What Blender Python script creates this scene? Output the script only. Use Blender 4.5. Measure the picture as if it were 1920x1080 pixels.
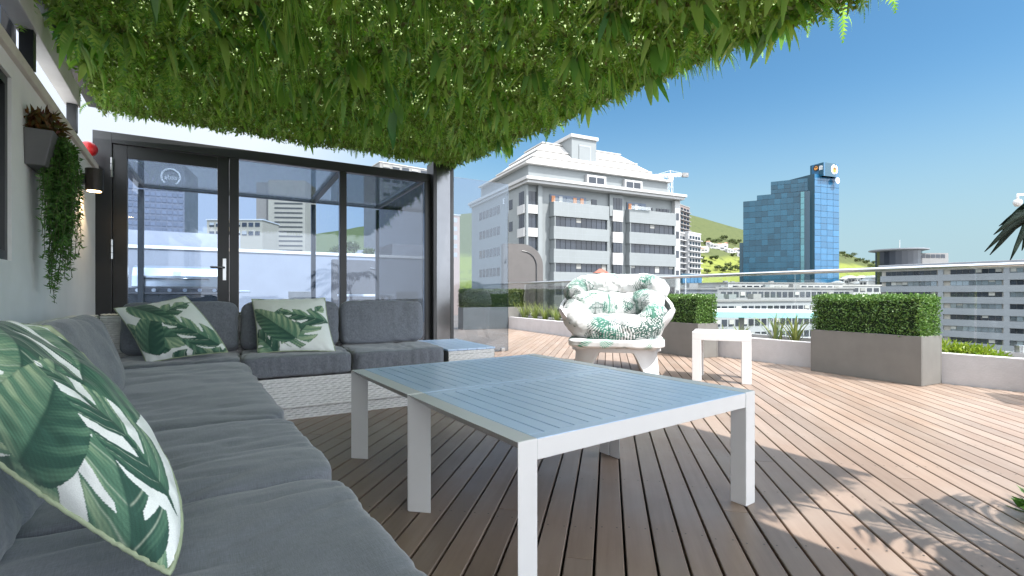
import bpy, bmesh, math, random
import numpy as np
from mathutils import Vector, Matrix, noise

for _o in list(bpy.data.objects):
    bpy.data.objects.remove(_o, do_unlink=True)
S = bpy.context.scene
COL = S.collection
R = math.radians
random.seed(7)
RNG = np.random.default_rng(7)

# ------------------------------------------------------------------ camera
EYE = 0.85
FPX, CX, HY = 900.0, 960.0, 551.0          # focal length and horizon measured in the 1920 px photograph
cam = bpy.data.cameras.new('camera')
cam.sensor_width = 36.0
cam.lens = FPX / 1920 * 36
cam.shift_y = (HY - 540) / 1920
cam.clip_start = 0.02
cam.clip_end = 9000
camo = bpy.data.objects.new('camera', cam)
camo.location = (0, 0, EYE)
camo.rotation_euler = (R(90), 0, 0)
COL.objects.link(camo)
S.camera = camo

# ------------------------------------------------------------------ sky, sun, exposure
SUN_AZ, SUN_EL = 48.7, 55.7                # degrees right of straight-behind, above the horizon
sd = Vector((math.sin(R(SUN_AZ)) * math.cos(R(SUN_EL)), -math.cos(R(SUN_AZ)) * math.cos(R(SUN_EL)), math.sin(R(SUN_EL))))
W = bpy.data.worlds.new('World')
S.world = W
W.use_nodes = True
wn = W.node_tree
wn.nodes.clear()
wout = wn.nodes.new('ShaderNodeOutputWorld')
wbg = wn.nodes.new('ShaderNodeBackground')
sky = wn.nodes.new('ShaderNodeTexSky')
sky.sky_type = 'NISHITA'
sky.sun_disc = False
sky.sun_elevation = R(SUN_EL)
sky.sun_rotation = math.atan2(sd.x, sd.y)
sky.altitude = 40
sky.air_density = 1.0
sky.dust_density = 0.6
sky.ozone_density = 1.0
wbg.inputs['Strength'].default_value = 0.10
def wnode(t, **kw):
    n = wn.nodes.new(t)
    for k, v in kw.items(): setattr(n, k, v)
    return n
# clear blue right; haze at left, extended unseen behind as added fill light
tint = wnode('ShaderNodeMix', data_type='RGBA', blend_type='MULTIPLY'); tint.inputs[0].default_value = 1.0
tint.inputs[7].default_value = (0.215, 0.350, 0.390, 1)
wn.links.new(sky.outputs[0], tint.inputs[6])
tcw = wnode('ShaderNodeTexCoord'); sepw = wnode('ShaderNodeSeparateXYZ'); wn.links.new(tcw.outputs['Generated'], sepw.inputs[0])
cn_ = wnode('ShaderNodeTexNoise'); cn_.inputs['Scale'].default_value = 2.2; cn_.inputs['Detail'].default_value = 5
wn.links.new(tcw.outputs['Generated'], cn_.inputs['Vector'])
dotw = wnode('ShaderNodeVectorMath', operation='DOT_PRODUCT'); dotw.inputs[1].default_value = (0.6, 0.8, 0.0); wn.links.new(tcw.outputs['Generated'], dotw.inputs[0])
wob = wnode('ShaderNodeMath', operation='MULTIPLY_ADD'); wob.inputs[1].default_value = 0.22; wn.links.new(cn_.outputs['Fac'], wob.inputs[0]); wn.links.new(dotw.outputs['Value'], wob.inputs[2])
fill_mask = wnode('ShaderNodeMapRange', interpolation_type='SMOOTHSTEP'); fill_mask.inputs[1].default_value = 0.86; fill_mask.inputs[2].default_value = 0.50
wn.links.new(wob.outputs[0], fill_mask.inputs[0])
haze_fill = wnode('ShaderNodeMix', data_type='RGBA'); wn.links.new(fill_mask.outputs[0], haze_fill.inputs[0])

# unseen haze brightened towards the sun to lift the shade
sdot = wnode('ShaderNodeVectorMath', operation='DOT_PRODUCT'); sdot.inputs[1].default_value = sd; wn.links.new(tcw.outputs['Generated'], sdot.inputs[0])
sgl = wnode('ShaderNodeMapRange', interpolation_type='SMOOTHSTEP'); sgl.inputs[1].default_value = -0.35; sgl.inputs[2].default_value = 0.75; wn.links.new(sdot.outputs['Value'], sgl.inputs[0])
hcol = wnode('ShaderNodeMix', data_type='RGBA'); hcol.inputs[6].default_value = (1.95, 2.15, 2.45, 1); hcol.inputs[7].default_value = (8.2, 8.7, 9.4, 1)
wn.links.new(sgl.outputs[0], hcol.inputs[0]); wn.links.new(hcol.outputs[2], haze_fill.inputs[7])
# pale haze towards the horizon
hz = wnode('ShaderNodeMapRange', interpolation_type='SMOOTHERSTEP'); hz.inputs[1].default_value = 0.42; hz.inputs[2].default_value = -0.02
wn.links.new(sepw.outputs[2], hz.inputs[0])
hm = wnode('ShaderNodeMix', data_type='RGBA'); wn.links.new(hz.outputs[0], hm.inputs[0]); wn.links.new(tint.outputs[2], hm.inputs[6]); hm.inputs[7].default_value = (1.06, 1.48, 1.64, 1)
wn.links.new(hm.outputs[2], haze_fill.inputs[6])
wn.links.new(haze_fill.outputs[2], wbg.inputs['Color'])
wn.links.new(wbg.outputs[0], wout.inputs['Surface'])

sun = bpy.data.lights.new('sun', 'SUN')
sun.energy = 2.0
sun.angle = R(0.53)
sun.color = (1.0, 0.965, 0.92)
suno = bpy.data.objects.new('sun', sun)
suno.rotation_euler = (-sd).to_track_quat('-Z', 'Y').to_euler()
suno.location = (6, -8, 12)
COL.objects.link(suno)

S.view_settings.view_transform = 'Standard'
S.view_settings.look = 'None'
S.view_settings.exposure = 2.2
S.view_settings.gamma = 1.0
S.render.engine = 'CYCLES'
S.cycles.use_denoising = True
S.cycles.max_bounces = 10
S.cycles.transparent_max_bounces = 24
S.cycles.sample_clamp_indirect = 8
S.cycles.caustics_reflective = False
S.cycles.caustics_refractive = False

# ------------------------------------------------------------------ helpers
def at(px, py, d):
    """world point seen at pixel (px, py) of the photograph at depth d"""
    return Vector(((px - CX) / FPX * d, d, EYE - (py - HY) / FPX * d))

def gnd(px, py, z=0.0):
    d = FPX * (EYE - z) / (py - HY)
    return Vector(((px - CX) / FPX * d, d, z))

UA = R(34.1)
UU = Vector((-math.sin(UA), math.cos(UA), 0))      # away along the house wall
VV = Vector((math.cos(UA), math.sin(UA), 0))       # across the terrace, away from the wall

def uv(u, v, z=0.0):
    p = UU * u + VV * v
    return Vector((p.x, p.y, z))

class MB:
    def __init__(s):
        s.v = []; s.f = []
    def quad(s, *pts):
        b = len(s.v); s.v += [tuple(p) for p in pts]; s.f.append(tuple(range(b, b + len(pts))))
        return s
    def hexa(s, p):
        b = len(s.v); s.v += [tuple(q) for q in p]
        s.f += [(b+0, b+3, b+2, b+1), (b+4, b+5, b+6, b+7), (b+0, b+1, b+5, b+4), (b+1, b+2, b+6, b+5), (b+2, b+3, b+7, b+6), (b+3, b+0, b+4, b+7)]
        return s
    def box(s, x0, x1, y0, y1, z0, z1, M=None):
        p = [Vector(q) for q in ((x0,y0,z0),(x1,y0,z0),(x1,y1,z0),(x0,y1,z0),(x0,y0,z1),(x1,y0,z1),(x1,y1,z1),(x0,y1,z1))]
        if M is not None: p = [M @ q for q in p]
        return s.hexa(p)
    def prism(s, poly, z0, z1):
        """poly: list of (x,y), counter-clockwise"""
        n = len(poly); b = len(s.v)
        s.v += [(p[0], p[1], z0) for p in poly] + [(p[0], p[1], z1) for p in poly]
        s.f.append(tuple(range(b + n - 1, b - 1, -1))); s.f.append(tuple(range(b + n, b + 2 * n)))
        for i in range(n):
            j = (i + 1) % n
            s.f.append((b + i, b + j, b + n + j, b + n + i))
        return s
    def frustum(s, x0, x1, y0, y1, z0, X0, X1, Y0, Y1, z1):
        return s.hexa([(x0,y0,z0),(x1,y0,z0),(x1,y1,z0),(x0,y1,z0),(X0,Y0,z1),(X1,Y0,z1),(X1,Y1,z1),(X0,Y1,z1)])
    def tube(s, pts, r, n=8, cap=True):
        pts = [Vector(p) for p in pts]
        rs = r if isinstance(r, (list, tuple)) else [r] * len(pts)
        b = len(s.v)
        up = None
        for i, p in enumerate(pts):
            t = (pts[min(i+1, len(pts)-1)] - pts[max(i-1, 0)]).normalized()
            if up is None:
                up = Vector((0,0,1)) if abs(t.z) < .9 else Vector((1,0,0))
            x = t.cross(up)
            if x.length < 1e-4:
                x = t.cross(Vector((0,1,0)))
            x.normalize()
            y = x.cross(t).normalized()
            up = y
            for k in range(n):
                a = 2 * math.pi * k / n
                q = p + (x * math.cos(a) + y * math.sin(a)) * rs[i]
                s.v.append(tuple(q))
        for i in range(len(pts) - 1):
            for k in range(n):
                s.f.append((b + i*n + k, b + i*n + (k+1) % n, b + (i+1)*n + (k+1) % n, b + (i+1)*n + k))
        if cap:
            s.f.append(tuple(b + k for k in range(n - 1, -1, -1)))
            s.f.append(tuple(b + (len(pts)-1)*n + k for k in range(n)))
        return s
    def disc(s, c, r, axis, thick, n=24):
        c = Vector(c); a = Vector(axis).normalized()
        return s.tube([c - a * thick / 2, c + a * thick / 2], r, n)
    def lathe(s, prof, n=24, c=(0,0,0)):
        b = len(s.v)
        for (r, z) in prof:
            for k in range(n):
                a = 2*math.pi*k/n
                s.v.append((c[0] + r*math.cos(a), c[1] + r*math.sin(a), c[2] + z))
        m = len(prof)
        for i in range(m - 1):
            for k in range(n):
                s.f.append((b+i*n+k, b+i*n+(k+1)%n, b+(i+1)*n+(k+1)%n, b+(i+1)*n+k))
        s.f.append(tuple(b+k for k in range(n-1, -1, -1)))
        s.f.append(tuple(b+(m-1)*n+k for k in range(n)))
        return s
    def mesh(s, name, mat=None, smooth=False):
        me = bpy.data.meshes.new(name)
        me.from_pydata(s.v, [], s.f)
        if smooth:
            me.polygons.foreach_set('use_smooth', [True] * len(me.polygons))
        if mat: me.materials.append(mat)
        me.update()
        return me
    def build(s, name, mat, parent=None, smooth=False, bevel=0, loc=None, rz=0, seg=2):
        return obj(name, s.mesh(name, mat, smooth), parent, bevel, loc, rz, seg)

def obj(name, me, parent=None, bevel=0, loc=None, rz=0, seg=2):
    o = bpy.data.objects.new(name, me)
    COL.objects.link(o)
    if parent is not None: o.parent = parent
    if loc is not None: o.location = loc
    if rz: o.rotation_euler = (0, 0, rz)
    if bevel:
        m = o.modifiers.new('bevel', 'BEVEL'); m.width = bevel; m.segments = seg; m.limit_method = 'ANGLE'; m.angle_limit = R(40)
        m.harden_normals = False
    return o

def arr_mesh(name, V, F, mat=None, smooth=False):
    """mesh from numpy arrays V (n,3), F (m,k)"""
    me = bpy.data.meshes.new(name)
    V = np.asarray(V, dtype=np.float32); F = np.asarray(F, dtype=np.int32)
    k = F.shape[1]
    me.vertices.add(len(V)); me.vertices.foreach_set('co', V.ravel())
    me.loops.add(F.size); me.loops.foreach_set('vertex_index', F.ravel())
    me.polygons.add(len(F))
    me.polygons.foreach_set('loop_start', np.arange(0, F.size, k, dtype=np.int32))
    me.polygons.foreach_set('loop_total', np.full(len(F), k, dtype=np.int32))
    if smooth: me.polygons.foreach_set('use_smooth', np.ones(len(F), dtype=bool))
    me.update(calc_edges=True)
    if mat: me.materials.append(mat)
    return me

def tag(o, label=None, cat=None, group=None, kind=None):
    if label: o['label'] = label
    if cat: o['category'] = cat
    if group: o['group'] = group
    if kind: o['kind'] = kind
    return o

def thing(name, label, cat, loc=(0,0,0), rz=0, group=None):
    o = bpy.data.objects.new(name, None)
    COL.objects.link(o)
    o.empty_display_size = 0.1
    o.location = loc; o.rotation_euler = (0, 0, rz)
    return tag(o, label, cat, group)

def dup(root, loc, rz, label=None, group=None):
    r = root.copy(); COL.objects.link(r)
    r.location = loc; r.rotation_euler = (0, 0, rz)
    if label: r['label'] = label
    if group: r['group'] = group
    for ch in list(root.children):
        c = ch.copy(); COL.objects.link(c); c.parent = r
        for g in list(ch.children):
            d = g.copy(); COL.objects.link(d); d.parent = c
    return r

# ------------------------------------------------------------------ materials
def new_mat(name):
    m = bpy.data.materials.new(name); m.use_nodes = True
    nt = m.node_tree; nt.nodes.clear()
    out = nt.nodes.new('ShaderNodeOutputMaterial')
    return m, nt, out

def N(nt, typ, **kw):
    n = nt.nodes.new(typ)
    for k, v in kw.items():
        if k.startswith('i_'): n.inputs[k[2:].replace('_', ' ')].default_value = v
        else: setattr(n, k, v)
    return n

def math_node(nt, op, a, b=None, c=None, clamp=False):
    n = nt.nodes.new('ShaderNodeMath'); n.operation = op; n.use_clamp = clamp
    for i, x in enumerate((a, b, c)):
        if x is None: continue
        if isinstance(x, (int, float)): n.inputs[i].default_value = x
        else: nt.links.new(x, n.inputs[i])
    return n.outputs[0]

def mixc(nt, fac, a, b, mode='MIX'):
    n = nt.nodes.new('ShaderNodeMix'); n.data_type = 'RGBA'; n.blend_type = mode
    for sock, x in ((n.inputs[0], fac), (n.inputs[6], a), (n.inputs[7], b)):
        if isinstance(x, (int, float)): sock.default_value = x
        elif isinstance(x, (tuple, list)): sock.default_value = (*x[:3], 1)
        else: nt.links.new(x, sock)
    return n.outputs[2]

def mat(name, col, rough=0.6, metal=0.0, var=0.15, scale=4.0, bump=0.0, bscale=40.0, rnd=0.0, stretch=None, spec=0.5,
        col2=None, trans=0.0, detail=6.0, coat=0.0, coords='Object', sheen=0.0):
    """principled material with noise-driven colour variation, optional bump and per-object variation"""
    m, nt, out = new_mat(name)
    b = N(nt, 'ShaderNodeBsdfPrincipled')
    b.inputs['Roughness'].default_value = rough
    b.inputs['Metallic'].default_value = metal
    b.inputs['Specular IOR Level'].default_value = spec
    b.inputs['Coat Weight'].default_value = coat
    if sheen:
        b.inputs['Sheen Weight'].default_value = sheen
        b.inputs['Sheen Roughness'].default_value = 0.5
    tc = N(nt, 'ShaderNodeTexCoord')
    vec = tc.outputs[coords]
    if stretch:
        mp = N(nt, 'ShaderNodeMapping'); mp.inputs['Scale'].default_value = stretch
        nt.links.new(vec, mp.inputs[0]); vec = mp.outputs[0]
    nz = N(nt, 'ShaderNodeTexNoise'); nz.inputs['Scale'].default_value = scale; nz.inputs['Detail'].default_value = detail
    nz.inputs['Roughness'].default_value = 0.6
    nt.links.new(vec, nz.inputs['Vector'])
    mr = N(nt, 'ShaderNodeMapRange'); mr.inputs[1].default_value = 0.3; mr.inputs[2].default_value = 0.7
    nt.links.new(nz.outputs['Fac'], mr.inputs[0])
    c2 = col2 or tuple(c * (1 - var) for c in col)
    c1 = col if col2 else tuple(min(1, c * (1 + var * .6)) for c in col)
    cc = mixc(nt, mr.outputs[0], c2, c1)
    if rnd:
        oi = N(nt, 'ShaderNodeObjectInfo')
        k = math_node(nt, 'MULTIPLY_ADD', oi.outputs['Random'], 2 * rnd, 1 - rnd)
        hs = N(nt, 'ShaderNodeHueSaturation'); nt.links.new(k, hs.inputs['Value']); nt.links.new(cc, hs.inputs['Color'])
        cc = hs.outputs[0]
    nt.links.new(cc, b.inputs['Base Color'])
    if bump:
        n2 = N(nt, 'ShaderNodeTexNoise'); n2.inputs['Scale'].default_value = bscale; n2.inputs['Detail'].default_value = 4
        nt.links.new(vec, n2.inputs['Vector'])
        bp = N(nt, 'ShaderNodeBump'); bp.inputs['Strength'].default_value = bump; bp.inputs['Distance'].default_value = 0.01
        nt.links.new(n2.outputs['Fac'], bp.inputs['Height']); nt.links.new(bp.outputs[0], b.inputs['Normal'])
    if trans:
        tr = N(nt, 'ShaderNodeBsdfTranslucent'); nt.links.new(cc, tr.inputs['Color'])
        mx = N(nt, 'ShaderNodeMixShader'); mx.inputs[0].default_value = trans
        nt.links.new(b.outputs[0], mx.inputs[1]); nt.links.new(tr.outputs[0], mx.inputs[2])
        nt.links.new(mx.outputs[0], out.inputs[0])
    else:
        nt.links.new(b.outputs[0], out.inputs[0])
    return m

def leafmat(name, cols, trans=0.35, rough=0.45):
    """leaf material: colour varies leaf by leaf"""
    m, nt, out = new_mat(name)
    b = N(nt, 'ShaderNodeBsdfPrincipled'); b.inputs['Roughness'].default_value = rough
    b.inputs['Specular IOR Level'].default_value = 0.4
    geo = N(nt, 'ShaderNodeNewGeometry'); oi = N(nt, 'ShaderNodeObjectInfo')
    f = math_node(nt, 'FRACT', math_node(nt, 'ADD', geo.outputs['Random Per Island'], math_node(nt, 'MULTIPLY', oi.outputs['Random'], 3.7)))
    cr = N(nt, 'ShaderNodeValToRGB')
    el = cr.color_ramp.elements
    while len(el) < len(cols): el.new(0.5)
    for i, c in enumerate(cols):
        el[i].position = i / (len(cols) - 1); el[i].color = (*c, 1)
    nt.links.new(f, cr.inputs[0])
    cc = cr.outputs[0]
    nt.links.new(cc, b.inputs['Base Color'])
    tr = N(nt, 'ShaderNodeBsdfTranslucent')
    tcol = mixc(nt, 1.0, cc, (1.0, 1.15, 0.45), 'MULTIPLY')
    nt.links.new(tcol, tr.inputs['Color'])
    mx = N(nt, 'ShaderNodeMixShader'); mx.inputs[0].default_value = trans
    nt.links.new(b.outputs[0], mx.inputs[1]); nt.links.new(tr.outputs[0], mx.inputs[2])
    nt.links.new(mx.outputs[0], out.inputs[0])
    return m

def glassmat(name, tint, ior=1.5, rough=0.0, boost=1.0):
    """clear pane: tinted transmission plus Fresnel mirror reflection"""
    m, nt, out = new_mat(name)
    tr = N(nt, 'ShaderNodeBsdfTransparent'); tr.inputs['Color'].default_value = (*tint, 1)
    gl = N(nt, 'ShaderNodeBsdfGlossy'); gl.inputs['Roughness'].default_value = rough
    fr = N(nt, 'ShaderNodeFresnel'); fr.inputs['IOR'].default_value = ior
    k = math_node(nt, 'MULTIPLY', fr.outputs[0], boost, clamp=True)
    mx = N(nt, 'ShaderNodeMixShader')
    nt.links.new(k, mx.inputs[0]); nt.links.new(tr.outputs[0], mx.inputs[1]); nt.links.new(gl.outputs[0], mx.inputs[2])
    nt.links.new(mx.outputs[0], out.inputs[0])
    return m

def mirror_glass(name, col, var=0.25, scale=0.2, rough=0.06, spec=1.0, metal=0.35):
    """dark facade glass that mirrors its surroundings, with slightly uneven panes"""
    m, nt, out = new_mat(name)
    b = N(nt, 'ShaderNodeBsdfPrincipled')
    b.inputs['Roughness'].default_value = rough; b.inputs['Specular IOR Level'].default_value = spec; b.inputs['Metallic'].default_value = metal
    oi = N(nt, 'ShaderNodeObjectInfo')
    tc = N(nt, 'ShaderNodeTexCoord')
    nz = N(nt, 'ShaderNodeTexNoise'); nz.inputs['Scale'].default_value = scale
    nt.links.new(tc.outputs['Object'], nz.inputs['Vector'])
    f = math_node(nt, 'MULTIPLY_ADD', oi.outputs['Random'], 0.6, math_node(nt, 'MULTIPLY', nz.outputs['Fac'], 0.4))
    cc = mixc(nt, f, tuple(c * (1 - var) for c in col), tuple(c * (1 + var) for c in col))
    nt.links.new(cc, b.inputs['Base Color'])
    bp = N(nt, 'ShaderNodeBump'); bp.inputs['Strength'].default_value = 0.05; bp.inputs['Distance'].default_value = 0.3
    nt.links.new(nz.outputs['Fac'], bp.inputs['Height']); nt.links.new(bp.outputs[0], b.inputs['Normal'])
    nt.links.new(b.outputs[0], out.inputs[0])
    return m

def emit(name, col, s):
    m, nt, out = new_mat(name)
    e = N(nt, 'ShaderNodeEmission'); e.inputs['Color'].default_value = (*col, 1); e.inputs['Strength'].default_value = s
    nt.links.new(e.outputs[0], out.inputs[0])
    return m

def attrmat(name, attr, rough=0.8, bump=0.15, bscale=600, sheen=0.2):
    """printed cloth: the print is the colour attribute of the mesh"""
    m, nt, out = new_mat(name)
    b = N(nt, 'ShaderNodeBsdfPrincipled'); b.inputs['Roughness'].default_value = rough
    b.inputs['Sheen Weight'].default_value = sheen
    a = N(nt, 'ShaderNodeVertexColor'); a.layer_name = attr
    tc = N(nt, 'ShaderNodeTexCoord')
    nz = N(nt, 'ShaderNodeTexNoise'); nz.inputs['Scale'].default_value = bscale
    nt.links.new(tc.outputs['Object'], nz.inputs['Vector'])
    k = math_node(nt, 'MULTIPLY_ADD', nz.outputs['Fac'], 0.3, 0.85)
    vm = N(nt, 'ShaderNodeVectorMath', operation='SCALE'); nt.links.new(a.outputs[0], vm.inputs[0]); nt.links.new(k, vm.inputs['Scale'])
    nt.links.new(vm.outputs[0], b.inputs['Base Color'])
    bp = N(nt, 'ShaderNodeBump'); bp.inputs['Strength'].default_value = bump; bp.inputs['Distance'].default_value = 0.004
    nt.links.new(nz.outputs['Fac'], bp.inputs['Height']); nt.links.new(bp.outputs[0], b.inputs['Normal'])
    nt.links.new(b.outputs[0], out.inputs[0])
    return m

def deckmat():
    m, nt, out = new_mat('composite_deck_board')
    b = N(nt, 'ShaderNodeBsdfPrincipled')
    tc = N(nt, 'ShaderNodeTexCoord'); oi = N(nt, 'ShaderNodeObjectInfo')
    mp = N(nt, 'ShaderNodeMapping'); mp.inputs['Scale'].default_value = (28, 1.6, 28)
    ad = N(nt, 'ShaderNodeVectorMath', operation='ADD')
    cx = N(nt, 'ShaderNodeCombineXYZ'); nt.links.new(math_node(nt, 'MULTIPLY', oi.outputs['Random'], 37.0), cx.inputs[1])
    nt.links.new(tc.outputs['Object'], ad.inputs[0]); nt.links.new(cx.outputs[0], ad.inputs[1])
    nt.links.new(ad.outputs[0], mp.inputs[0])
    n1 = N(nt, 'ShaderNodeTexNoise'); n1.inputs['Scale'].default_value = 1.0; n1.inputs['Detail'].default_value = 8; n1.inputs['Roughness'].default_value = .65
    nt.links.new(mp.outputs[0], n1.inputs['Vector'])
    n2 = N(nt, 'ShaderNodeTexNoise'); n2.inputs['Scale'].default_value = 1.3; n2.inputs['Detail'].default_value = 5
    nt.links.new(tc.outputs['Object'], n2.inputs['Vector'])
    n3 = N(nt, 'ShaderNodeTexNoise'); n3.inputs['Scale'].default_value = 5.5; n3.inputs['Detail'].default_value = 7; n3.inputs['Roughness'].default_value = .7
    nt.links.new(tc.outputs['Object'], n3.inputs['Vector'])
    grain = N(nt, 'ShaderNodeMapRange'); grain.inputs[1].default_value = .25; grain.inputs[2].default_value = .75
    nt.links.new(n1.outputs['Fac'], grain.inputs[0])
    c = mixc(nt, grain.outputs[0], (0.198, 0.138, 0.102), (0.280, 0.205, 0.158))
    worn = N(nt, 'ShaderNodeMapRange'); worn.inputs[1].default_value = .42; worn.inputs[2].default_value = .72
    nt.links.new(n2.outputs['Fac'], worn.inputs[0])
    c = mixc(nt, math_node(nt, 'MULTIPLY', worn.outputs[0], .6), c, (0.290, 0.242, 0.205))
    dust = N(nt, 'ShaderNodeMapRange'); dust.inputs[1].default_value = .60; dust.inputs[2].default_value = .72
    nt.links.new(n3.outputs['Fac'], dust.inputs[0])
    c = mixc(nt, math_node(nt, 'MULTIPLY', dust.outputs[0], .35), c, (0.36, 0.315, 0.285))
    hs = N(nt, 'ShaderNodeHueSaturation')
    nt.links.new(math_node(nt, 'MULTIPLY_ADD', oi.outputs['Random'], 0.28, 0.86), hs.inputs['Value'])
    nt.links.new(c, hs.inputs['Color'])
    nt.links.new(hs.outputs[0], b.inputs['Base Color'])
    nt.links.new(math_node(nt, 'MULTIPLY_ADD', n3.outputs['Fac'], 0.28, 0.22), b.inputs['Roughness'])
    bp = N(nt, 'ShaderNodeBump'); bp.inputs['Strength'].default_value = .25; bp.inputs['Distance'].default_value = .002
    nt.links.new(n1.outputs['Fac'], bp.inputs['Height']); nt.links.new(bp.outputs[0], b.inputs['Normal'])
    nt.links.new(b.outputs[0], out.inputs[0])
    return m

def fabricmat():
    m, nt, out = new_mat('charcoal_fabric')
    b = N(nt, 'ShaderNodeBsdfPrincipled'); b.inputs['Roughness'].default_value = .9
    b.inputs['Sheen Weight'].default_value = .35; b.inputs['Sheen Roughness'].default_value = .45
    tc = N(nt, 'ShaderNodeTexCoord')
    cols = []
    for sc in ((900, 60, 60), (60, 900, 60)):
        mp = N(nt, 'ShaderNodeMapping'); mp.inputs['Scale'].default_value = sc
        nt.links.new(tc.outputs['Object'], mp.inputs[0])
        nz = N(nt, 'ShaderNodeTexNoise'); nz.inputs['Scale'].default_value = 1.0; nz.inputs['Detail'].default_value = 2
        nt.links.new(mp.outputs[0], nz.inputs['Vector']); cols.append(nz.outputs['Fac'])
    w = math_node(nt, 'MULTIPLY', math_node(nt, 'ADD', cols[0], cols[1]), .5)
    nz = N(nt, 'ShaderNodeTexNoise'); nz.inputs['Scale'].default_value = 3.0; nz.inputs['Detail'].default_value = 5
    nt.links.new(tc.outputs['Object'], nz.inputs['Vector'])
    mr = N(nt, 'ShaderNodeMapRange'); mr.inputs[1].default_value = .35; mr.inputs[2].default_value = .65
    nt.links.new(w, mr.inputs[0])
    c = mixc(nt, mr.outputs[0], (0.094, 0.104, 0.128), (0.192, 0.210, 0.248))
    c = mixc(nt, math_node(nt, 'MULTIPLY', nz.outputs['Fac'], .35), c, (0.22, 0.23, 0.25))
    nt.links.new(c, b.inputs['Base Color'])
    bp = N(nt, 'ShaderNodeBump'); bp.inputs['Strength'].default_value = .3; bp.inputs['Distance'].default_value = .002
    nt.links.new(w, bp.inputs['Height']); nt.links.new(bp.outputs[0], b.inputs['Normal'])
    nt.links.new(b.outputs[0], out.inputs[0])
    return m

def palmprint():
    """white cloth printed with green palm fronds (chair cushions)"""
    m, nt, out = new_mat('palm_print_cloth')
    b = N(nt, 'ShaderNodeBsdfPrincipled'); b.inputs['Roughness'].default_value = .85
    tc = N(nt, 'ShaderNodeTexCoord')
    col = (0.54, 0.54, 0.54)
    for i, (sc, ang, thr, g) in enumerate(((3.4, 25, .54, (0.02, .15, .08)), (4.4, -50, .58, (0.03, .22, .14)), (3.9, 80, .58, (.12, .30, .25)), (5.2, 10, .62, (.03, .08, .07)))):
        mp = N(nt, 'ShaderNodeMapping'); mp.inputs['Rotation'].default_value = (R(ang), R(ang * .7 + 10), R(ang * 1.3)); mp.inputs['Location'].default_value = (i * 3.1, i * 1.7, i * 5.3)
        nt.links.new(tc.outputs['Object'], mp.inputs[0])
        nz = N(nt, 'ShaderNodeTexNoise'); nz.inputs['Scale'].default_value = sc; nz.inputs['Detail'].default_value = 1
        nt.links.new(mp.outputs[0], nz.inputs['Vector'])
        wv = N(nt, 'ShaderNodeTexWave'); wv.inputs['Scale'].default_value = 24 + 4 * i; wv.inputs['Distortion'].default_value = 7.0; wv.inputs['Detail'].default_value = 1; wv.inputs['Detail Scale'].default_value = .6
        nt.links.new(mp.outputs[0], wv.inputs['Vector'])
        a = N(nt, 'ShaderNodeMapRange'); a.inputs[1].default_value = thr; a.inputs[2].default_value = thr + .04; nt.links.new(nz.outputs['Fac'], a.inputs[0])
        w = N(nt, 'ShaderNodeMapRange'); w.inputs[1].default_value = .42; w.inputs[2].default_value = .56; nt.links.new(wv.outputs['Fac'], w.inputs[0])
        col = mixc(nt, math_node(nt, 'MULTIPLY', a.outputs[0], w.outputs[0]), col, g)
    nt.links.new(col, b.inputs['Base Color'])
    nt.links.new(b.outputs[0], out.inputs[0])
    return m

def hillmat():
    m, nt, out = new_mat('hillside')
    b = N(nt, 'ShaderNodeBsdfPrincipled'); b.inputs['Roughness'].default_value = .95; b.inputs['Specular IOR Level'].default_value = .1
    tc = N(nt, 'ShaderNodeTexCoord'); sp = N(nt, 'ShaderNodeSeparateXYZ'); nt.links.new(tc.outputs['Object'], sp.inputs[0])
    n1 = N(nt, 'ShaderNodeTexNoise'); n1.inputs['Scale'].default_value = .012; n1.inputs['Detail'].default_value = 8; nt.links.new(tc.outputs['Object'], n1.inputs['Vector'])
    n2 = N(nt, 'ShaderNodeTexNoise'); n2.inputs['Scale'].default_value = .07; n2.inputs['Detail'].default_value = 8; n2.inputs['Roughness'].default_value = .7; nt.links.new(tc.outputs['Object'], n2.inputs['Vector'])
    bush = mixc(nt, n2.outputs['Fac'], (0.03, 0.045, 0.018), (0.10, 0.11, 0.045))
    grass = mixc(nt, n2.outputs['Fac'], (0.10, 0.13, 0.025), (0.18, 0.19, 0.05))
    h = math_node(nt, 'MULTIPLY_ADD', n1.outputs['Fac'], 26.0, sp.outputs[2])
    mr = N(nt, 'ShaderNodeMapRange'); mr.inputs[1].default_value = 76; mr.inputs[2].default_value = 86; nt.links.new(h, mr.inputs[0])
    c = mixc(nt, mr.outputs[0], grass, bush)
    mr2 = N(nt, 'ShaderNodeMapRange'); mr2.inputs[1].default_value = .56; mr2.inputs[2].default_value = .62; nt.links.new(n2.outputs['Fac'], mr2.inputs[0])
    c = mixc(nt, math_node(nt, 'MULTIPLY', mr2.outputs[0], .7), c, (0.03, .045, .018))
    nt.links.new(c, b.inputs['Base Color']); nt.links.new(b.outputs[0], out.inputs[0])
    return m

M = {}
M['deck'] = deckmat()
M['subdeck'] = mat('dark_joists', (0.02, 0.016, 0.014), .9)
M['white_wall'] = mat('white_render', (0.90, 0.90, 0.90), .8, var=.06, scale=3, bump=.15, bscale=120)
M['coping'] = mat('cream_coping', (0.70, 0.66, 0.60), .8, var=.1, scale=6, bump=.1, bscale=90)
M['kerb'] = mat('painted_kerb', (0.47, 0.455, 0.46), .75, var=.1, scale=5, bump=.2, bscale=60)
M['soil'] = mat('soil', (0.10, 0.075, 0.05), .95, var=.5, scale=30, bump=.6, bscale=80)
M['black_metal'] = mat('black_powder_coat', (0.016, 0.018, 0.021), .38, var=.15, scale=5, bump=.02, bscale=300)
M['black_gloss'] = mat('black_polished_steel', (0.16, 0.165, 0.175), .16, var=.1, spec=1.0, metal=.85)
M['steel'] = mat('brushed_steel', (0.55, 0.56, 0.57), .28, metal=1.0, var=.12, scale=30, stretch=(1, 1, 40))
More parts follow.
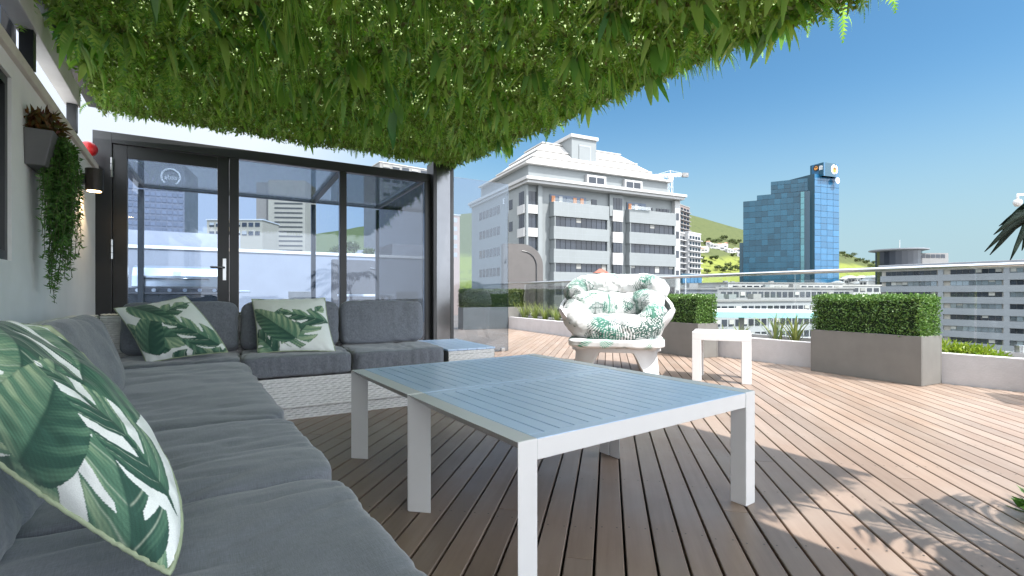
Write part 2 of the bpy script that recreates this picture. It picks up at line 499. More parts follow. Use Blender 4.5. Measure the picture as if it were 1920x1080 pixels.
M['white_alu'] = mat('white_powder_coat', (0.68, 0.68, 0.685), .38, var=.03, scale=6, bump=.02, bscale=400)
M['blue_alu'] = mat('grey_painted_slat', (0.54, 0.69, 0.92), .30, var=.06, scale=5, bump=.03, bscale=300, rnd=.03)
M['white_plastic'] = mat('white_moulded_plastic', (0.56, 0.56, 0.56), .35, var=.03, scale=5)
M['wicker'] = mat('pale_grey_wicker', (0.80, 0.80, 0.80), .5, var=.15, scale=60, bump=.2, bscale=200)
M['wicker_back'] = mat('dark_wicker_core', (0.22, 0.22, 0.23), .8, var=.2)
M['fabric'] = fabricmat()
M['palm'] = palmprint()
M['print'] = attrmat('leaf_print_cloth', 'print')
M['print_trim'] = mat('pale_green_piping', (0.36, 0.42, 0.28), .85, var=.2, scale=40)
M['planter'] = mat('charcoal_planter', (0.15, 0.145, 0.135), .55, var=.12, scale=5, bump=.05, bscale=120)
M['glass'] = glassmat('tinted_glass', (0.72, 0.81, 0.93))
M['rail_glass'] = glassmat('clear_glass', (0.955, 0.975, 0.965), boost=.8)
M['dark_glass'] = mirror_glass('dark_window', (0.03, 0.045, 0.06), rough=.03)
M['red'] = mat('red_plastic', (0.55, 0.02, 0.025), .3, var=.08)
M['lamp_glow'] = emit('lamp_lens', (1.0, 0.66, 0.30), 6)
M['fern'] = leafmat('fern_leaf', [(0.11, 0.29, 0.065), (0.25, 0.48, 0.10), (0.40, 0.60, 0.14), (0.17, 0.39, 0.085), (0.48, 0.63, 0.18), (0.11, 0.31, 0.13)], trans=.3)
M['mat_leaf'] = leafmat('mat_leaf', [(0.09, 0.17, 0.045), (0.20, 0.33, 0.065), (0.32, 0.45, 0.11), (0.12, 0.19, 0.06), (0.46, 0.55, 0.25), (0.16, 0.29, 0.05), (0.20, 0.15, 0.09)], trans=.4)
M['hedge'] = leafmat('box_leaf', [(0.045, 0.105, 0.024), (0.085, 0.170, 0.038), (0.150, 0.255, 0.070), (0.060, 0.135, 0.030), (0.24, 0.34, 0.14)], trans=.25, rough=.35)
M['trail'] = leafmat('trailing_leaf', [(0.045, 0.14, 0.03), (0.085, 0.21, 0.04), (0.14, 0.28, 0.06)], trans=.35)
M['red_leaf'] = leafmat('red_leaf', [(0.10, 0.035, 0.012), (0.17, 0.075, 0.015), (0.06, 0.075, 0.015), (0.12, 0.02, 0.015)], trans=.3)
M['grass_leaf'] = leafmat('grass_blade', [(0.13, 0.19, 0.03), (0.24, 0.27, 0.08), (0.30, 0.32, 0.15), (0.16, 0.22, 0.05)], trans=.3)
M['agave'] = leafmat('agave_leaf', [(0.16, 0.22, 0.10), (0.24, 0.27, 0.08), (0.10, 0.16, 0.08)], trans=.15)
M['lime'] = leafmat('lime_leaf', [(0.20, 0.28, 0.03), (0.28, 0.34, 0.05), (0.12, 0.21, 0.02)], trans=.35)
M['frond'] = leafmat('dark_frond', [(0.008, 0.022, 0.012), (0.012, 0.032, 0.016), (0.010, 0.028, 0.018)], trans=.1, rough=.7)
M['tree_leaf'] = leafmat('tree_leaf', [(0.030, 0.050, 0.012), (0.060, 0.085, 0.018), (0.085, 0.105, 0.028)], trans=.25)
M['bark'] = mat('bark', (0.12, 0.085, 0.06), .9, var=.4, scale=12, bump=.5, bscale=40)
M['stem'] = mat('stem', (0.07, 0.10, 0.03), .7, var=.3, scale=20)

# ================================================================== SETTING: ground, hill, terrace deck
g = MB().box(-4500, 4500, -1500, 7000, -22.4, -22.0)
tag(g.build('ground', mat('city_ground', (0.17, 0.17, 0.155), .9, var=.4, scale=.02)), 'grey city ground far below the terrace', 'ground', kind='structure')

RIDGE = [(-2500, 520), (0, 500), (500, 452), (800, 408), (1000, 388), (1150, 384), (1270, 396), (1290, 402), (1340, 415), (1393, 432), (1450, 446), (1520, 457), (1575, 471), (1610, 484), (1645, 496), (1700, 507), (1900, 524), (2600, 540), (4200, 546)]
HD0, HD1 = 430.0, 1300.0
def ridge_z(px):
    for (a, ya), (b, yb) in zip(RIDGE, RIDGE[1:]):
        if a <= px <= b:
            y = ya + (yb - ya) * (px - a) / (b - a)
            return EYE + (HY - y) / FPX * HD1
    return 0
def hill_z(px, t):
    top = ridge_z(px)
    s = t ** 1.25
    n = noise.noise(Vector((px * .012, t * 5, 3.1))) * 9 * math.sin(math.pi * min(1, t)) + noise.noise(Vector((px * .05, t * 16, 8))) * 3 * min(1, t * 2)
    return -22.3 + (top + 22.3) * (s * .78 + .22 * s * s * (3 - 2 * s)) + n
def hill_pt(px, t):
    d = HD0 + (HD1 - HD0) * t
    return Vector(((px - CX) / FPX * d, d, hill_z(px, t)))
V, F = [], []
pxs = list(range(-2400, 4200, 24)); NT = 40
for i, px in enumerate(pxs):
    for j in range(NT + 4):
        t = j / NT
        if t <= 1: V.append(hill_pt(px, t))
        else:
            p = hill_pt(px, 1.0); k = (t - 1) * 10
            V.append(Vector((p.x * (1 + .25 * k), p.y * (1 + .25 * k), p.z - (p.z + 22) * min(1, k))))
n = NT + 4
for i in range(len(pxs) - 1):
    for j in range(n - 1):
        F.append((i*n+j, (i+1)*n+j, (i+1)*n+j+1, i*n+j+1))
hill = obj('hills', arr_mesh('hills', [tuple(v) for v in V], F, hillmat(), smooth=True))
tag(hill, 'green hillside with bush and bright grass behind the city', 'hill', kind='structure')

# inner line of the low planter wall (kerb), measured in the photograph
KERB = [Vector((8.6, -1.2, 0)), Vector((6.0, 1.95, 0)), Vector((4.92, 3.45, 0)), Vector((4.42, 4.16, 0)), Vector((4.07, 4.60, 0)), Vector((3.06, 6.12, 0)), Vector((2.05, 7.85, 0)), Vector((1.16, 9.45, 0)), Vector((0.25, 11.2, 0)), Vector((-0.62, 12.8, 0))]
def offset_line(pts, d):
    out = []
    for i, p in enumerate(pts):
        t = (pts[min(i+1, len(pts)-1)] - pts[max(i-1, 0)]).normalized()
        out.append(p + Vector((t.y, -t.x, 0)) * d)        # to the outside (away from the deck)
    return out
K_mid, K_soil, K_out = offset_line(KERB, .12), offset_line(KERB, .42), offset_line(KERB, .54)

body = MB()
poly = [uv(-4, -3.5), *K_out, uv(19, 1.5), uv(19, -9), uv(6.5, -9), uv(6.5, -3.5)]
body.prism([(p.x, p.y) for p in poly], -21.99, -.09)
tag(body.build('terrace_building', mat('terrace_base', (0.5, 0.5, 0.5), .8)), 'building under the roof terrace', 'building', kind='structure')

sub = MB()
poly = [uv(-3.6, -3), *KERB, uv(18, 1.5), uv(18, -8), uv(6.6, -8), uv(6.6, -3)]
sub.prism([(p.x, p.y) for p in poly], -.085, -.03)
deck = sub.build('deck', M['subdeck'])
tag(deck, 'brown composite timber deck of the roof terrace', 'deck', kind='structure')

BA = R(11.4)
DD = Vector((math.sin(BA), math.cos(BA), 0)); DN = Vector((math.cos(BA), -math.sin(BA), 0))
PITCH, BW = 0.097, 0.0885
def kerb_hit(nn):
    """distance along a board at offset nn where it meets the kerb line"""
    best = None
    for a, b in zip(KERB, KERB[1:]):
        na, nb = a.dot(DN), b.dot(DN)
        if (na - nn) * (nb - nn) <= 0 and abs(na - nb) > 1e-6:
            k = (nn - na) / (nb - na); s_ = (a + (b - a) * k).dot(DD)
            best = s_ if best is None else max(best, s_)
    return best
def add_board(nn, s0, s1):
    L = s1 - s0; h = BW / 2
    prof = [(-h, -.024), (h, -.024), (h, -.0025), (h - .0025, 0), (-h + .0025, 0), (-h, -.0025)]
    m = MB(); m.v = [(x, 0, z) for x, z in prof] + [(x, L, z) for x, z in prof]
    m.f = [tuple(range(5, -1, -1)), tuple(range(6, 12))] + [(i, i + 6, (i+1) % 6 + 6, (i+1) % 6) for i in range(6)]
    m.f = [tuple(reversed(q)) for q in m.f]
    p = DN * nn + DD * s0
    o = m.build('deck_board', M['deck'], deck, loc=(p.x, p.y, random.uniform(-.0012, 0)))
    o.rotation_euler = (0, 0, -BA)
k = 0
nn = -9.6
while nn < 5.2:
    hi = kerb_hit(nn)
    lo = max((-2.3 + .713 * nn) / .701, (-1.1 - .701 * nn) / .713, -1.6)
    if hi is None: hi = (17.0 + .713 * nn) / .701
    if hi > lo + .3:
        cuts = [lo]
        if -3.2 < nn < 3.2 and k % 3 != 1:
            c = lo + (hi - lo) * random.uniform(.12, .6)
            if c > lo + .3: cuts.append(c)
        cuts.append(hi)
        for a, b in zip(cuts, cuts[1:]): add_board(nn, a + .0012, b - .0012)
    nn += PITCH; k += 1

# screw heads near the camera: too small to pick apart, one mesh
scr = MB()
for nn in np.arange(-9.6, 5.2, PITCH):
    for s_ in np.arange(.4, 6.2, .46):
        for off in (-.028, .028):
            p = DN * (nn + off + random.uniform(-.003, .003)) + DD * (s_ + .02 * math.sin(nn * 9) + random.uniform(-.004, .004))
            if p.y < 1.2 or p.y > 5.2 or abs(p.x) > p.y * 1.1 or p.dot(VV) < .3 or p.dot(VV) > 5.8: continue
            b = len(scr.v); r_ = .0036
            scr.v += [(p.x + r_ * math.cos(a), p.y + r_ * math.sin(a), .0012) for a in np.arange(0, 6.28, 1.05)][:6]
            scr.f.append(tuple(range(b, b + 6)))
o = scr.build('screw_heads', mat('dull_screw', (0.12, 0.11, 0.10), .5, metal=.6), deck); o['kind'] = 'stuff'
# a butt joint of the photograph sits near the right front table leg; small joint lines come from the cuts above

# ------------------------------------------------------------------ planter wall, soil, balustrade
def strip(a, b, z0, z1):
    m = MB()
    for i in range(len(a) - 1):
        m.hexa([(*a[i].xy, z0), (*b[i].xy, z0), (*b[i+1].xy, z0), (*a[i+1].xy, z0), (*a[i].xy, z1), (*b[i].xy, z1), (*b[i+1].xy, z1), (*a[i+1].xy, z1)])
    return m
kw = thing('planter_wall', 'low white planter wall edging the deck below the glass balustrade', 'wall', KERB[4])
def rel(m, o): m.v = [tuple(Vector(v) - o) for v in m.v]; return m
rel(strip(KERB, K_mid, -.08, .285), KERB[4]).build('inner_wall', M['kerb'], kw)
rel(strip(offset_line(KERB, .121), offset_line(KERB, .419), -.08, .215), KERB[4]).build('soil_bed', M['soil'], kw)
rel(strip(K_soil, K_out, -.08, .30), KERB[4]).build('outer_wall', M['kerb'], kw)

RAILZ = 1.125
bal = thing('glass_balustrade', 'frameless glass balustrade with round steel handrail along the terrace edge', 'balustrade', (*K_out[4].xy, .30))
RL = offset_line(KERB, .48)
rr = MB().tube([Vector((p.x, p.y, RAILZ)) for p in RL], .025, 12)
rel(rr, Vector((*K_out[4].xy, .30))).build('handrail', M['steel'], bal, smooth=True)
# panes every ~1.7 m along the polyline
cum = [0]
for a, b in zip(RL, RL[1:]): cum.append(cum[-1] + (b - a).length)
def along(s):
    for i in range(len(RL) - 1):
        if s <= cum[i+1] or i == len(RL) - 2:
            k = (s - cum[i]) / (cum[i+1] - cum[i])
            return RL[i] + (RL[i+1] - RL[i]) * k
s = 0.35
base = Vector((*K_out[4].xy, .30))
while s + 1.5 < cum[-1]:
    a, b = along(s + .006), along(s + 1.694)
    t = (b - a).normalized(); nrm = Vector((t.y, -t.x, 0)) * .005
    m = MB().hexa([(a - nrm).to_tuple()[:2] + (.302,), (a + nrm).to_tuple()[:2] + (.302,), (b + nrm).to_tuple()[:2] + (.302,), (b - nrm).to_tuple()[:2] + (.302,),
                   (a - nrm).to_tuple()[:2] + (RAILZ - .012,), (a + nrm).to_tuple()[:2] + (RAILZ - .012,), (b + nrm).to_tuple()[:2] + (RAILZ - .012,), (b - nrm).to_tuple()[:2] + (RAILZ - .012,)])
    rel(m, base).build('glass_pane', M['rail_glass'], bal)
    for q in (s + .3, s + 1.4):
        c = along(q)
        rel(MB().box(c.x - .025, c.x + .025, c.y - .025, c.y + .025, .301, .37), base).build('clamp', M['steel'], bal, bevel=.004)
    s += 1.70

# ------------------------------------------------------------------ house wall on the left
WV = -0.75
wl = thing('house_wall', 'white rendered house wall with cream coping behind the sofa', 'wall', uv(3, WV))
wl.rotation_euler = (0, 0, UA)          # local y runs along the wall, local x faces the terrace
E0 = Vector((-4.14, 4.78, 0))
wu_end = E0.dot(UU) + .02               # wall ends where the glass room starts
L0, L1 = -1.2 - 3, wu_end - 3
win0, win1 = -.2 - 3, at(22, 300, 2.48).dot(UU) - 3
wt, wb = 1.965, 1.02
def wallbox(y0, y1, z0, z1, x0=-.28, x1=0): return MB().box(x0, x1, y0, y1, z0, z1)
w = wallbox(L0, L1, -.08, wb)
w.box(-.28, 0, L0, win0, wb, wt); w.box(-.28, 0, win1, L1, wb, wt); w.box(-.28, 0, L0, L1, wt, 2.06)
w.build('wall_face', M['white_wall'], wl)
wallbox(L0, L1, 2.061, 2.125, -.30, .025).build('coping', M['coping'], wl, bevel=.006)
MB().box(-.20, -.015, win1 - .045, win1 - .002, wb + .05, wt - .05).box(-.20, -.015, win0, win1 - .002, wb + .002, wb + .05).box(-.20, -.015, win0, win1 - .002, wt - .05, wt - .002).build('window_frame', M['black_metal'], wl)
MB().box(-.11, -.10, win0, win1 - .045, wb + .05, wt - .05).build('window_pane', M['dark_glass'], wl)

# screen and posts standing above the wall
ps_y = at(56, 60, 2.78).dot(UU) - 3
pst = thing('upper_screen', 'blue-grey glazed screen with black post rising above the house wall', 'screen', uv(3, WV)); pst.rotation_euler = (0, 0, UA)
MB().box(-.16, -.06, ps_y - .09, ps_y, 2.126, 3.6).build('post', M['black_metal'], pst)
MB().box(-.12, -.10, L0, ps_y - .091, 2.126, 3.6).build('panel', mat('blue_grey_panel', (0.16, 0.22, 0.32), .25, var=.15, scale=2), pst)
bm_ = thing('pergola_beam', 'pale grey beam running along the top of the house wall', 'beam', uv(3, WV)); bm_.rotation_euler = (0, 0, UA)
MB().box(-.05, .04, L0, 5.15 - 3, 2.345, 2.50).build('beam', mat('pale_beam', (0.62, 0.63, 0.66), .6, var=.12, scale=4), bm_, bevel=.004)
for y in (-2.4, -.6, .8, 2.08):
    MB().box(-.03, .03, y - .03, y + .03, 2.126, 2.344).build('stub_post', M['black_metal'], bm_)

# ------------------------------------------------------------------ glass room (enclosure) with door, screen and column
EA = math.atan2(.5023, .8647)
gr = thing('glass_room', 'black framed glass room with door, glass roof and side screen behind the sofa', 'glass room', E0, EA)
EH = 2.47; DEP = 2.57
bk = M['black_metal']
def gpart(name, x0, x1, y0, y1, z0, z1, m=None, parent=None, bevel=.003):
    return MB().box(x0, x1, y0, y1, z0, z1).build(name, m or bk, parent or gr, bevel=bevel)
TP = [.0, 1.142, 2.32, 3.487]
gpart('post', -.02, .13, -.05, .05, 0, EH)
gpart('post', 1.142, 1.235, -.05, .05, 0, EH - .112)
gpart('post', 2.315, 2.395, -.045, .045, 0, EH - .112)
gpart('post', 3.41, 3.487, -.05, .05, 0, EH - .112)
gpart('top_beam', .131, 3.487, -.052, .052, EH - .11, EH)
gpart('bottom_rail', 1.236, 3.409, -.04, .04, .001, .06)
for x in (-.02, 2.315, 3.41):
    gpart('rafter', x, x + .077, .053, DEP - .053, EH - .085, EH - .005)
gpart('back_beam', -.02, 3.487, DEP - .03, DEP + .03, EH - .07, EH - .003)
for x in (-.02, 1.16, 2.325, 3.415):
    gpart('back_post', x, x + .07, DEP - .04, DEP + .03, 0, EH - .101)
G_ = M['glass']
gpart('glass_pane', 1.237, 2.313, -.006, .006, .062, EH - .113, G_, bevel=0)
gpart('glass_pane', 2.397, 3.408, -.006, .006, .062, EH - .113, G_, bevel=0)
gpart('side_pane', 3.443, 3.453, .055, DEP - .045, .01, EH - .102, G_, bevel=0)
for x0, x1 in ((.06, 2.313), (2.394, 3.408)):
    gpart('roof_pane', x0, x1, .055, DEP - .054, EH - .045, EH - .035, M['rail_glass'], bevel=0)
# door leaf
door = gpart('door', .132, .248, -.03, .03, .012, EH - .114)
gpart('door_stile', 1.03, 1.140, -.03, .03, .012, EH - .114, parent=door)
gpart('top_rail', .249, 1.029, -.028, .028, EH - .24, EH - .115, parent=door)
gpart('bottom_rail', .249, 1.029, -.028, .028, .013, .16, parent=door)
gpart('glass_pane', .25, 1.028, -.005, .005, .161, EH - .241, G_, parent=door, bevel=0)
hd = MB().tube([(1.095, -.031, 1.14), (1.095, -.075, 1.14), (.965, -.078, 1.14)], .011, 8)
hd.build('handle', M['black_gloss'], door, smooth=True)
gpart('handle_plate', 1.078, 1.112, -.036, -.031, 1.0, 1.24, M['steel'], parent=door)
for z in (2.02, 1.2, .35):
    m = MB(); [m.tube([(.13, -.058, z + q), (.13, -.058, z + q + .06)], .012, 10) for q in (0, .066, .132)]
    m.build('hinge', M['steel'], door, smooth=False)
# free standing screen right of the column
gpart('glass_screen', 3.79, 4.72, -.006, .006, .004, 2.485, glassmat('grey_screen_glass', (0.66, 0.73, 0.80), boost=1.3), bevel=0)
gpart('screen_clip', 3.80, 3.86, -.02, .02, .0, .05, M['steel']); gpart('screen_clip', 4.60, 4.66, -.02, .02, .0, .05, M['steel'])

# low wall and plant room on the far side of the glass room
clm = thing('black_column', 'black polished steel column holding up the green canopy', 'column', E0 + Vector((math.cos(EA), math.sin(EA), 0)) * 3.635, EA)
MB().box(-.10, .10, -.148, .09, 0, 2.62).build('shaft', M['black_gloss'], clm, bevel=.004)
for x in (-.147, .101):
    MB().box(x, x + .046, -.152, .1, 0, 2.62).build('flange', M['black_metal'], clm, bevel=.003)

# ------------------------------------------------------------------ canopy with artificial plants
C0 = Vector((-.777, 6.535, 2.60)); A_ = Vector((-3.263, -2.048, 0)); B_ = Vector((3.677, -5.385, -.18))
def cp(a, b, dz=0.0):
    p = C0 + A_ * a + B_ * b
    return Vector((p.x, p.y, p.z + dz))
can = thing('green_canopy', 'canopy ceiling covered with hanging artificial ferns and leaves above the sofa', 'canopy', (C0.x, C0.y, C0.z))
def crel(p): return tuple(Vector(p) - C0)
mat_batten = mat('batten', (0.08, 0.07, 0.05), .8)
def translucent_sheet():
    m, nt, out = new_mat('opal_roof_sheet')
    d = N(nt, 'ShaderNodeBsdfDiffuse'); d.inputs['Color'].default_value = (.12, .16, .06, 1)
    t = N(nt, 'ShaderNodeBsdfTranslucent'); t.inputs['Color'].default_value = (.27, .33, .15, 1)
    mx = N(nt, 'ShaderNodeMixShader'); mx.inputs[0].default_value = .72
    nt.links.new(d.outputs[0], mx.inputs[1]); nt.links.new(t.outputs[0], mx.inputs[2]); nt.links.new(mx.outputs[0], out.inputs[0])
    return m
roof_sheet = translucent_sheet()
def fill_panel_mat():
    return mat('white_fill_cloth', (0.8, 0.8, 0.78), .9, var=.05, trans=.5)
def slabmb(a0, a1, b0, b1, z0, z1):
    m = MB(); m.hexa([crel(cp(a0, b0, z0)), crel(cp(a0, b1, z0)), crel(cp(a1, b1, z0)), crel(cp(a1, b0, z0)), crel(cp(a0, b0, z1)), crel(cp(a0, b1, z1)), crel(cp(a1, b1, z1)), crel(cp(a1, b0, z1))])
    return m
for q in np.arange(.02, .98, .096):
    slabmb(0.0, .962, q, q + .012, .075, .118).build('batten', mat_batten, can)
MB().quad(crel(cp(-.008, -.004, .13)), crel(cp(.985, -.004, .13)), crel(cp(.985, 1.004, .13)), crel(cp(-.008, 1.004, .13))).build('roof_sheet', roof_sheet, can)
slabmb(-.012, -.0005, -.004, 1.004, .03, .119).build('edge_board', mat('edge_board', (0.42, 0.40, 0.36), .7, var=.25, scale=8), can)
slabmb(.22, .985, 1.0045, 1.12, .06, .16).build('added_shade_panel', fill_panel_mat(), can)  # unseen translucent panel, added to shade the near sofa and give soft fill
slabmb(.964, .985, -.004, 1.004, .02, .119).build('steel_beam', M['black_metal'], can)
for b in (.12, .3, .5, .72, .9):
    slabmb(.986, 1.0, b, b + .02, -.06, .1).build('bracket', M['black_metal'], can)

def leaf_cloud(P, D, L, Wd, nrm=None, fold=.25):
    """diamond leaves: P base points (n,3), D directions (n,3), L lengths, Wd widths -> V,F"""
    n = len(P)
    D = D / np.linalg.norm(D, axis=1, keepdims=True)
    r = RNG.normal(size=(n, 3)) if nrm is None else nrm
    Sx = np.cross(D, r); Sx /= np.linalg.norm(Sx, axis=1, keepdims=True) + 1e-9
    Nn = np.cross(Sx, D)
    L = np.broadcast_to(L, (n,))[:, None]; Wd = np.broadcast_to(Wd, (n,))[:, None]
    mid = P + D * L * .45 + Nn * L * fold * .3
    Vv = np.stack([P, mid + Sx * Wd / 2, P + D * L, mid - Sx * Wd / 2], 1).reshape(-1, 3)
    Ff = np.arange(4 * n).reshape(n, 4)
    return Vv, Ff

# dense mat of small leaves
n = 140000
a = RNG.uniform(0.0, .962, n); b = RNG.uniform(-.006, 1.0, n)
P = np.array(C0)[None] * 0 + a[:, None] * np.array(A_)[None] + b[:, None] * np.array(B_)[None]
lump = np.array([noise.noise(Vector((x * 2.2, y * 2.2, 0))) for x, y in P[:, :2]])
P[:, 2] += .055 - RNG.uniform(0, 1, n) ** 1.1 * (.085 + .06 * lump)
D = RNG.normal(size=(n, 3)) * np.array([1, 1, .7]); D[:, 2] -= .75
Vv, Ff = leaf_cloud(P, D, RNG.uniform(.026, .060, n), RNG.uniform(.014, .030, n))
o = obj('leaf_mat', arr_mesh('leaf_mat', Vv, Ff, M['mat_leaf']), can); o['kind'] = 'stuff'

# fern and grass clumps: a few shapes, copied
def fern_mesh(seed, nf=8, L=.23):
    rg = np.random.default_rng(seed); VV_, FF_ = [], []
    base = 0
    for i in range(nf):
        az = rg.uniform(0, 2*math.pi); out = rg.uniform(.35, 1.0) * L; ln = L * rg.uniform(.7, 1.15)
        h = np.array([math.cos(az), math.sin(az), 0]); side = np.array([-math.sin(az), math.cos(az), 0])
        tw = rg.uniform(-.9, .9); side = side * math.cos(tw) + h * math.sin(tw)
        m = 15
        pts = []
        for k in range(m + 1):
            t = k / m
            pts.append(h * out * math.sin(t * 1.7) + np.array([0, 0, -ln * .8 * (t ** 1.45)]))
        pts = np.array(pts)
        for k in range(m):
            t = (k + .5) / m
            d = pts[k+1] - pts[k]; d /= np.linalg.norm(d)
            w = L * .27 * (math.sin(math.pi * min(1, (t * .86 + .12))) ** .8)
            for sg in (-1, 1):
                p0 = pts[k]; p1 = pts[k+1]
                t1 = p0 + side * sg * w * .62 + d * w * .42 + np.array([0, 0, -.01]); t2 = t1 * .55 + (p1 + side * sg * w * .25) * .45
                VV_ += [p0, p1, t2, t1]; FF_.append([base, base+1, base+2, base+3]); base += 4
    return arr_mesh('fern_clump', np.array(VV_), np.array(FF_), M['fern'])
def blade_mesh(seed, nb=40, L=.21, w=.008, mat_=None, droop=1.0):
    rg = np.random.default_rng(seed); VV_, FF_ = [], []; base = 0
    for i in range(nb):
        az = rg.uniform(0, 2*math.pi); sp = rg.uniform(.15, .75) * L; ln = L * rg.uniform(.6, 1.1)
        h = np.array([math.cos(az), math.sin(az), 0]); side = np.array([-math.sin(az), math.cos(az), 0])
        m = 4
        for k in range(m + 1):
            t = k / m
            p = h * sp * math.sin(t * 1.5) + np.array([0, 0, -ln * t ** (1.2 + .2 * droop)]); ww = w * (1 - t) ** .6 * .5 + .0005
            VV_ += [p - side * ww, p + side * ww]
        for k in range(m):
            FF_.append([base + 2*k, base + 2*k + 1, base + 2*k + 3, base + 2*k + 2])
        base += 2 * (m + 1)
    return arr_mesh('grass_clump', np.array(VV_), np.array(FF_), mat_ or M['fern'])
def broad_mesh(seed, nl=9, L=.21):
    rg = np.random.default_rng(seed); VV_, FF_ = [], []; base = 0
    for i in range(nl):
        az = rg.uniform(0, 2*math.pi); sp = rg.uniform(.15, .6) * L; ln = L * rg.uniform(.7, 1.1); w = L * rg.uniform(.11, .2)
        h = np.array([math.cos(az), math.sin(az), 0]); side = np.array([-math.sin(az), math.cos(az), 0])
        m = 6
        for k in range(m + 1):
            t = k / m
            p = h * sp * math.sin(t * 1.6) + np.array([0, 0, -ln * t ** 1.3]); ww = w * math.sin(math.pi * (t * .93 + .05)) ** .8
            VV_ += [p - side * ww, p + h * .012 * math.sin(math.pi * t), p + side * ww]
        for k in range(m):
            FF_.append([base+3*k, base+3*k+1, base+3*k+4, base+3*k+3]); FF_.append([base+3*k+1, base+3*k+2, base+3*k+5, base+3*k+4])
        base += 3 * (m + 1)
    return arr_mesh('broad_leaf_clump', np.array(VV_), np.array(FF_), M['fern'])
def tuft_mesh(seed, nl=17, L=.19):
    rg = np.random.default_rng(seed); VV_, FF_ = [], []; base = 0
    for i in range(nl):
        az = rg.uniform(0, 2*math.pi); el = rg.uniform(.0, .95); ln = L * rg.uniform(.65, 1.15); w = L * rg.uniform(.06, .125)
        h = np.array([math.cos(az), math.sin(az), 0]); side = np.array([-math.sin(az), math.cos(az), 0])
        m = 5
        for k in range(m + 1):
            t = k / m
            p = h * ln * math.cos(el) * (t - .25 * t * t) + np.array([0, 0, -ln * (math.sin(el) * t + .26 * t * t)]); ww = w * math.sin(math.pi * (t * .9 + .07)) ** .8
            VV_ += [p - side * ww, p - np.array([0, 0, .012 * math.sin(math.pi * t)]), p + side * ww]
        for k in range(m):
            FF_.append([base+3*k, base+3*k+1, base+3*k+4, base+3*k+3]); FF_.append([base+3*k+1, base+3*k+2, base+3*k+5, base+3*k+4])
        base += 3 * (m + 1)
    return arr_mesh('leaf_tuft', np.array(VV_), np.array(FF_), M['fern'])
shapes = [('leaf_tuft', tuft_mesh(41)), ('leaf_tuft', tuft_mesh(42, 20, .17)), ('leaf_tuft', tuft_mesh(43, 14, .21)), ('fern_clump', fern_mesh(11)), ('fern_clump', fern_mesh(12, 7, .25)), ('fern_clump', fern_mesh(13, 10, .20)), ('grass_clump', blade_mesh(21)), ('grass_clump', blade_mesh(22, 48, .19)), ('broad_leaf_clump', broad_mesh(31)), ('broad_leaf_clump', broad_mesh(32, 7, .24))]
wts = [.17, .16, .15, .14, .10, .08, .07, .05, .05, .03]
def hang(a, b, sc, which=None, dz=.05):
    if which == 'edge': which = int(RNG.choice([0, 1, 2, 3, 4, 5, 6]))
    nm, me = shapes[which] if which is not None else shapes[RNG.choice(len(shapes), p=wts)]
    o = obj(nm, me, can, loc=crel(cp(a, b, dz)))
    o.rotation_euler = (RNG.uniform(-.25, .25), RNG.uniform(-.25, .25), RNG.uniform(0, 6.28))
    s_ = sc * RNG.uniform(.8, 1.15); o.scale = (s_, s_, s_)
pts = []
for i in range(14000):                       # dart throwing over the part the photograph shows
    a, b = RNG.uniform(.02, .955), RNG.uniform(.01, .72)
    p = cp(a, b)
    if p.y < 2.35 or abs(p.x) > 1.16 * p.y: continue
    if all((p.x - q.x) ** 2 + (p.y - q.y) ** 2 > .20 ** 2 for q in pts):
        pts.append(p); hang(a, b, 1.32 * (.55 + .45 * min(1, b / .25)))
    if len(pts) >= 262: break
for b in np.arange(.0, .80, .033):           # fringe along the right edge
    hang(RNG.uniform(.004, .03), b + RNG.uniform(-.012, .012), RNG.uniform(.55, .85), 'edge', dz=.05)
for a in np.arange(.0, .96, .035):           # fringe along the far edge
    hang(a, RNG.uniform(-.008, .01), RNG.uniform(.35, .6), 'edge', dz=.05)
print('clumps', len(pts))
# clumps nearer than the picture reaches, as one mass
VV_, FF_, base = [], [], 0
for i in range(150):
    a, b = RNG.uniform(.02, .955), RNG.uniform(.62, .99)
    p = cp(a, b)
    if p.y > 2.35 and abs(p.x) < 1.16 * p.y: continue
    me = shapes[RNG.choice(len(shapes), p=wts)][1]
    nv = len(me.vertices); co = np.empty(nv * 3, np.float32); me.vertices.foreach_get('co', co); co = co.reshape(-1, 3)
    fa = np.array([f.vertices[:] for f in me.polygons])
    VV_.append(co * .85 + np.array(crel(p))); FF_.append(fa + base); base += nv
o = obj('fern_mass', arr_mesh('fern_mass', np.concatenate(VV_), np.concatenate(FF_), M['fern']), can); o['kind'] = 'stuff'

# ================================================================== FURNITURE
def cube_sphere(n):
    """points on the surface of the cube [-1,1]^3 as welded grid"""
    idx, V, F = {}, [], []
    def vid(p):
        k = tuple(round(c * 1000) for c in p)
        if k not in idx: idx[k] = len(V); V.append(p)
        return idx[k]
    g = [-1 + 2 * i / n for i in range(n + 1)]
    for ax in range(3):
        for sg in (-1, 1):
            for i in range(n):
                for j in range(n):
                    q = []
                    for (a, b) in ((i, j), (i+1, j), (i+1, j+1), (i, j+1)):
                        p = [0, 0, 0]; p[ax] = sg; p[(ax+1) % 3] = g[a]; p[(ax+2) % 3] = g[b]; q.append(vid(tuple(p)))
                    F.append(q if sg > 0 else q[::-1])
    return np.array(V, float), np.array(F)
CS_V, CS_F = cube_sphere(50)

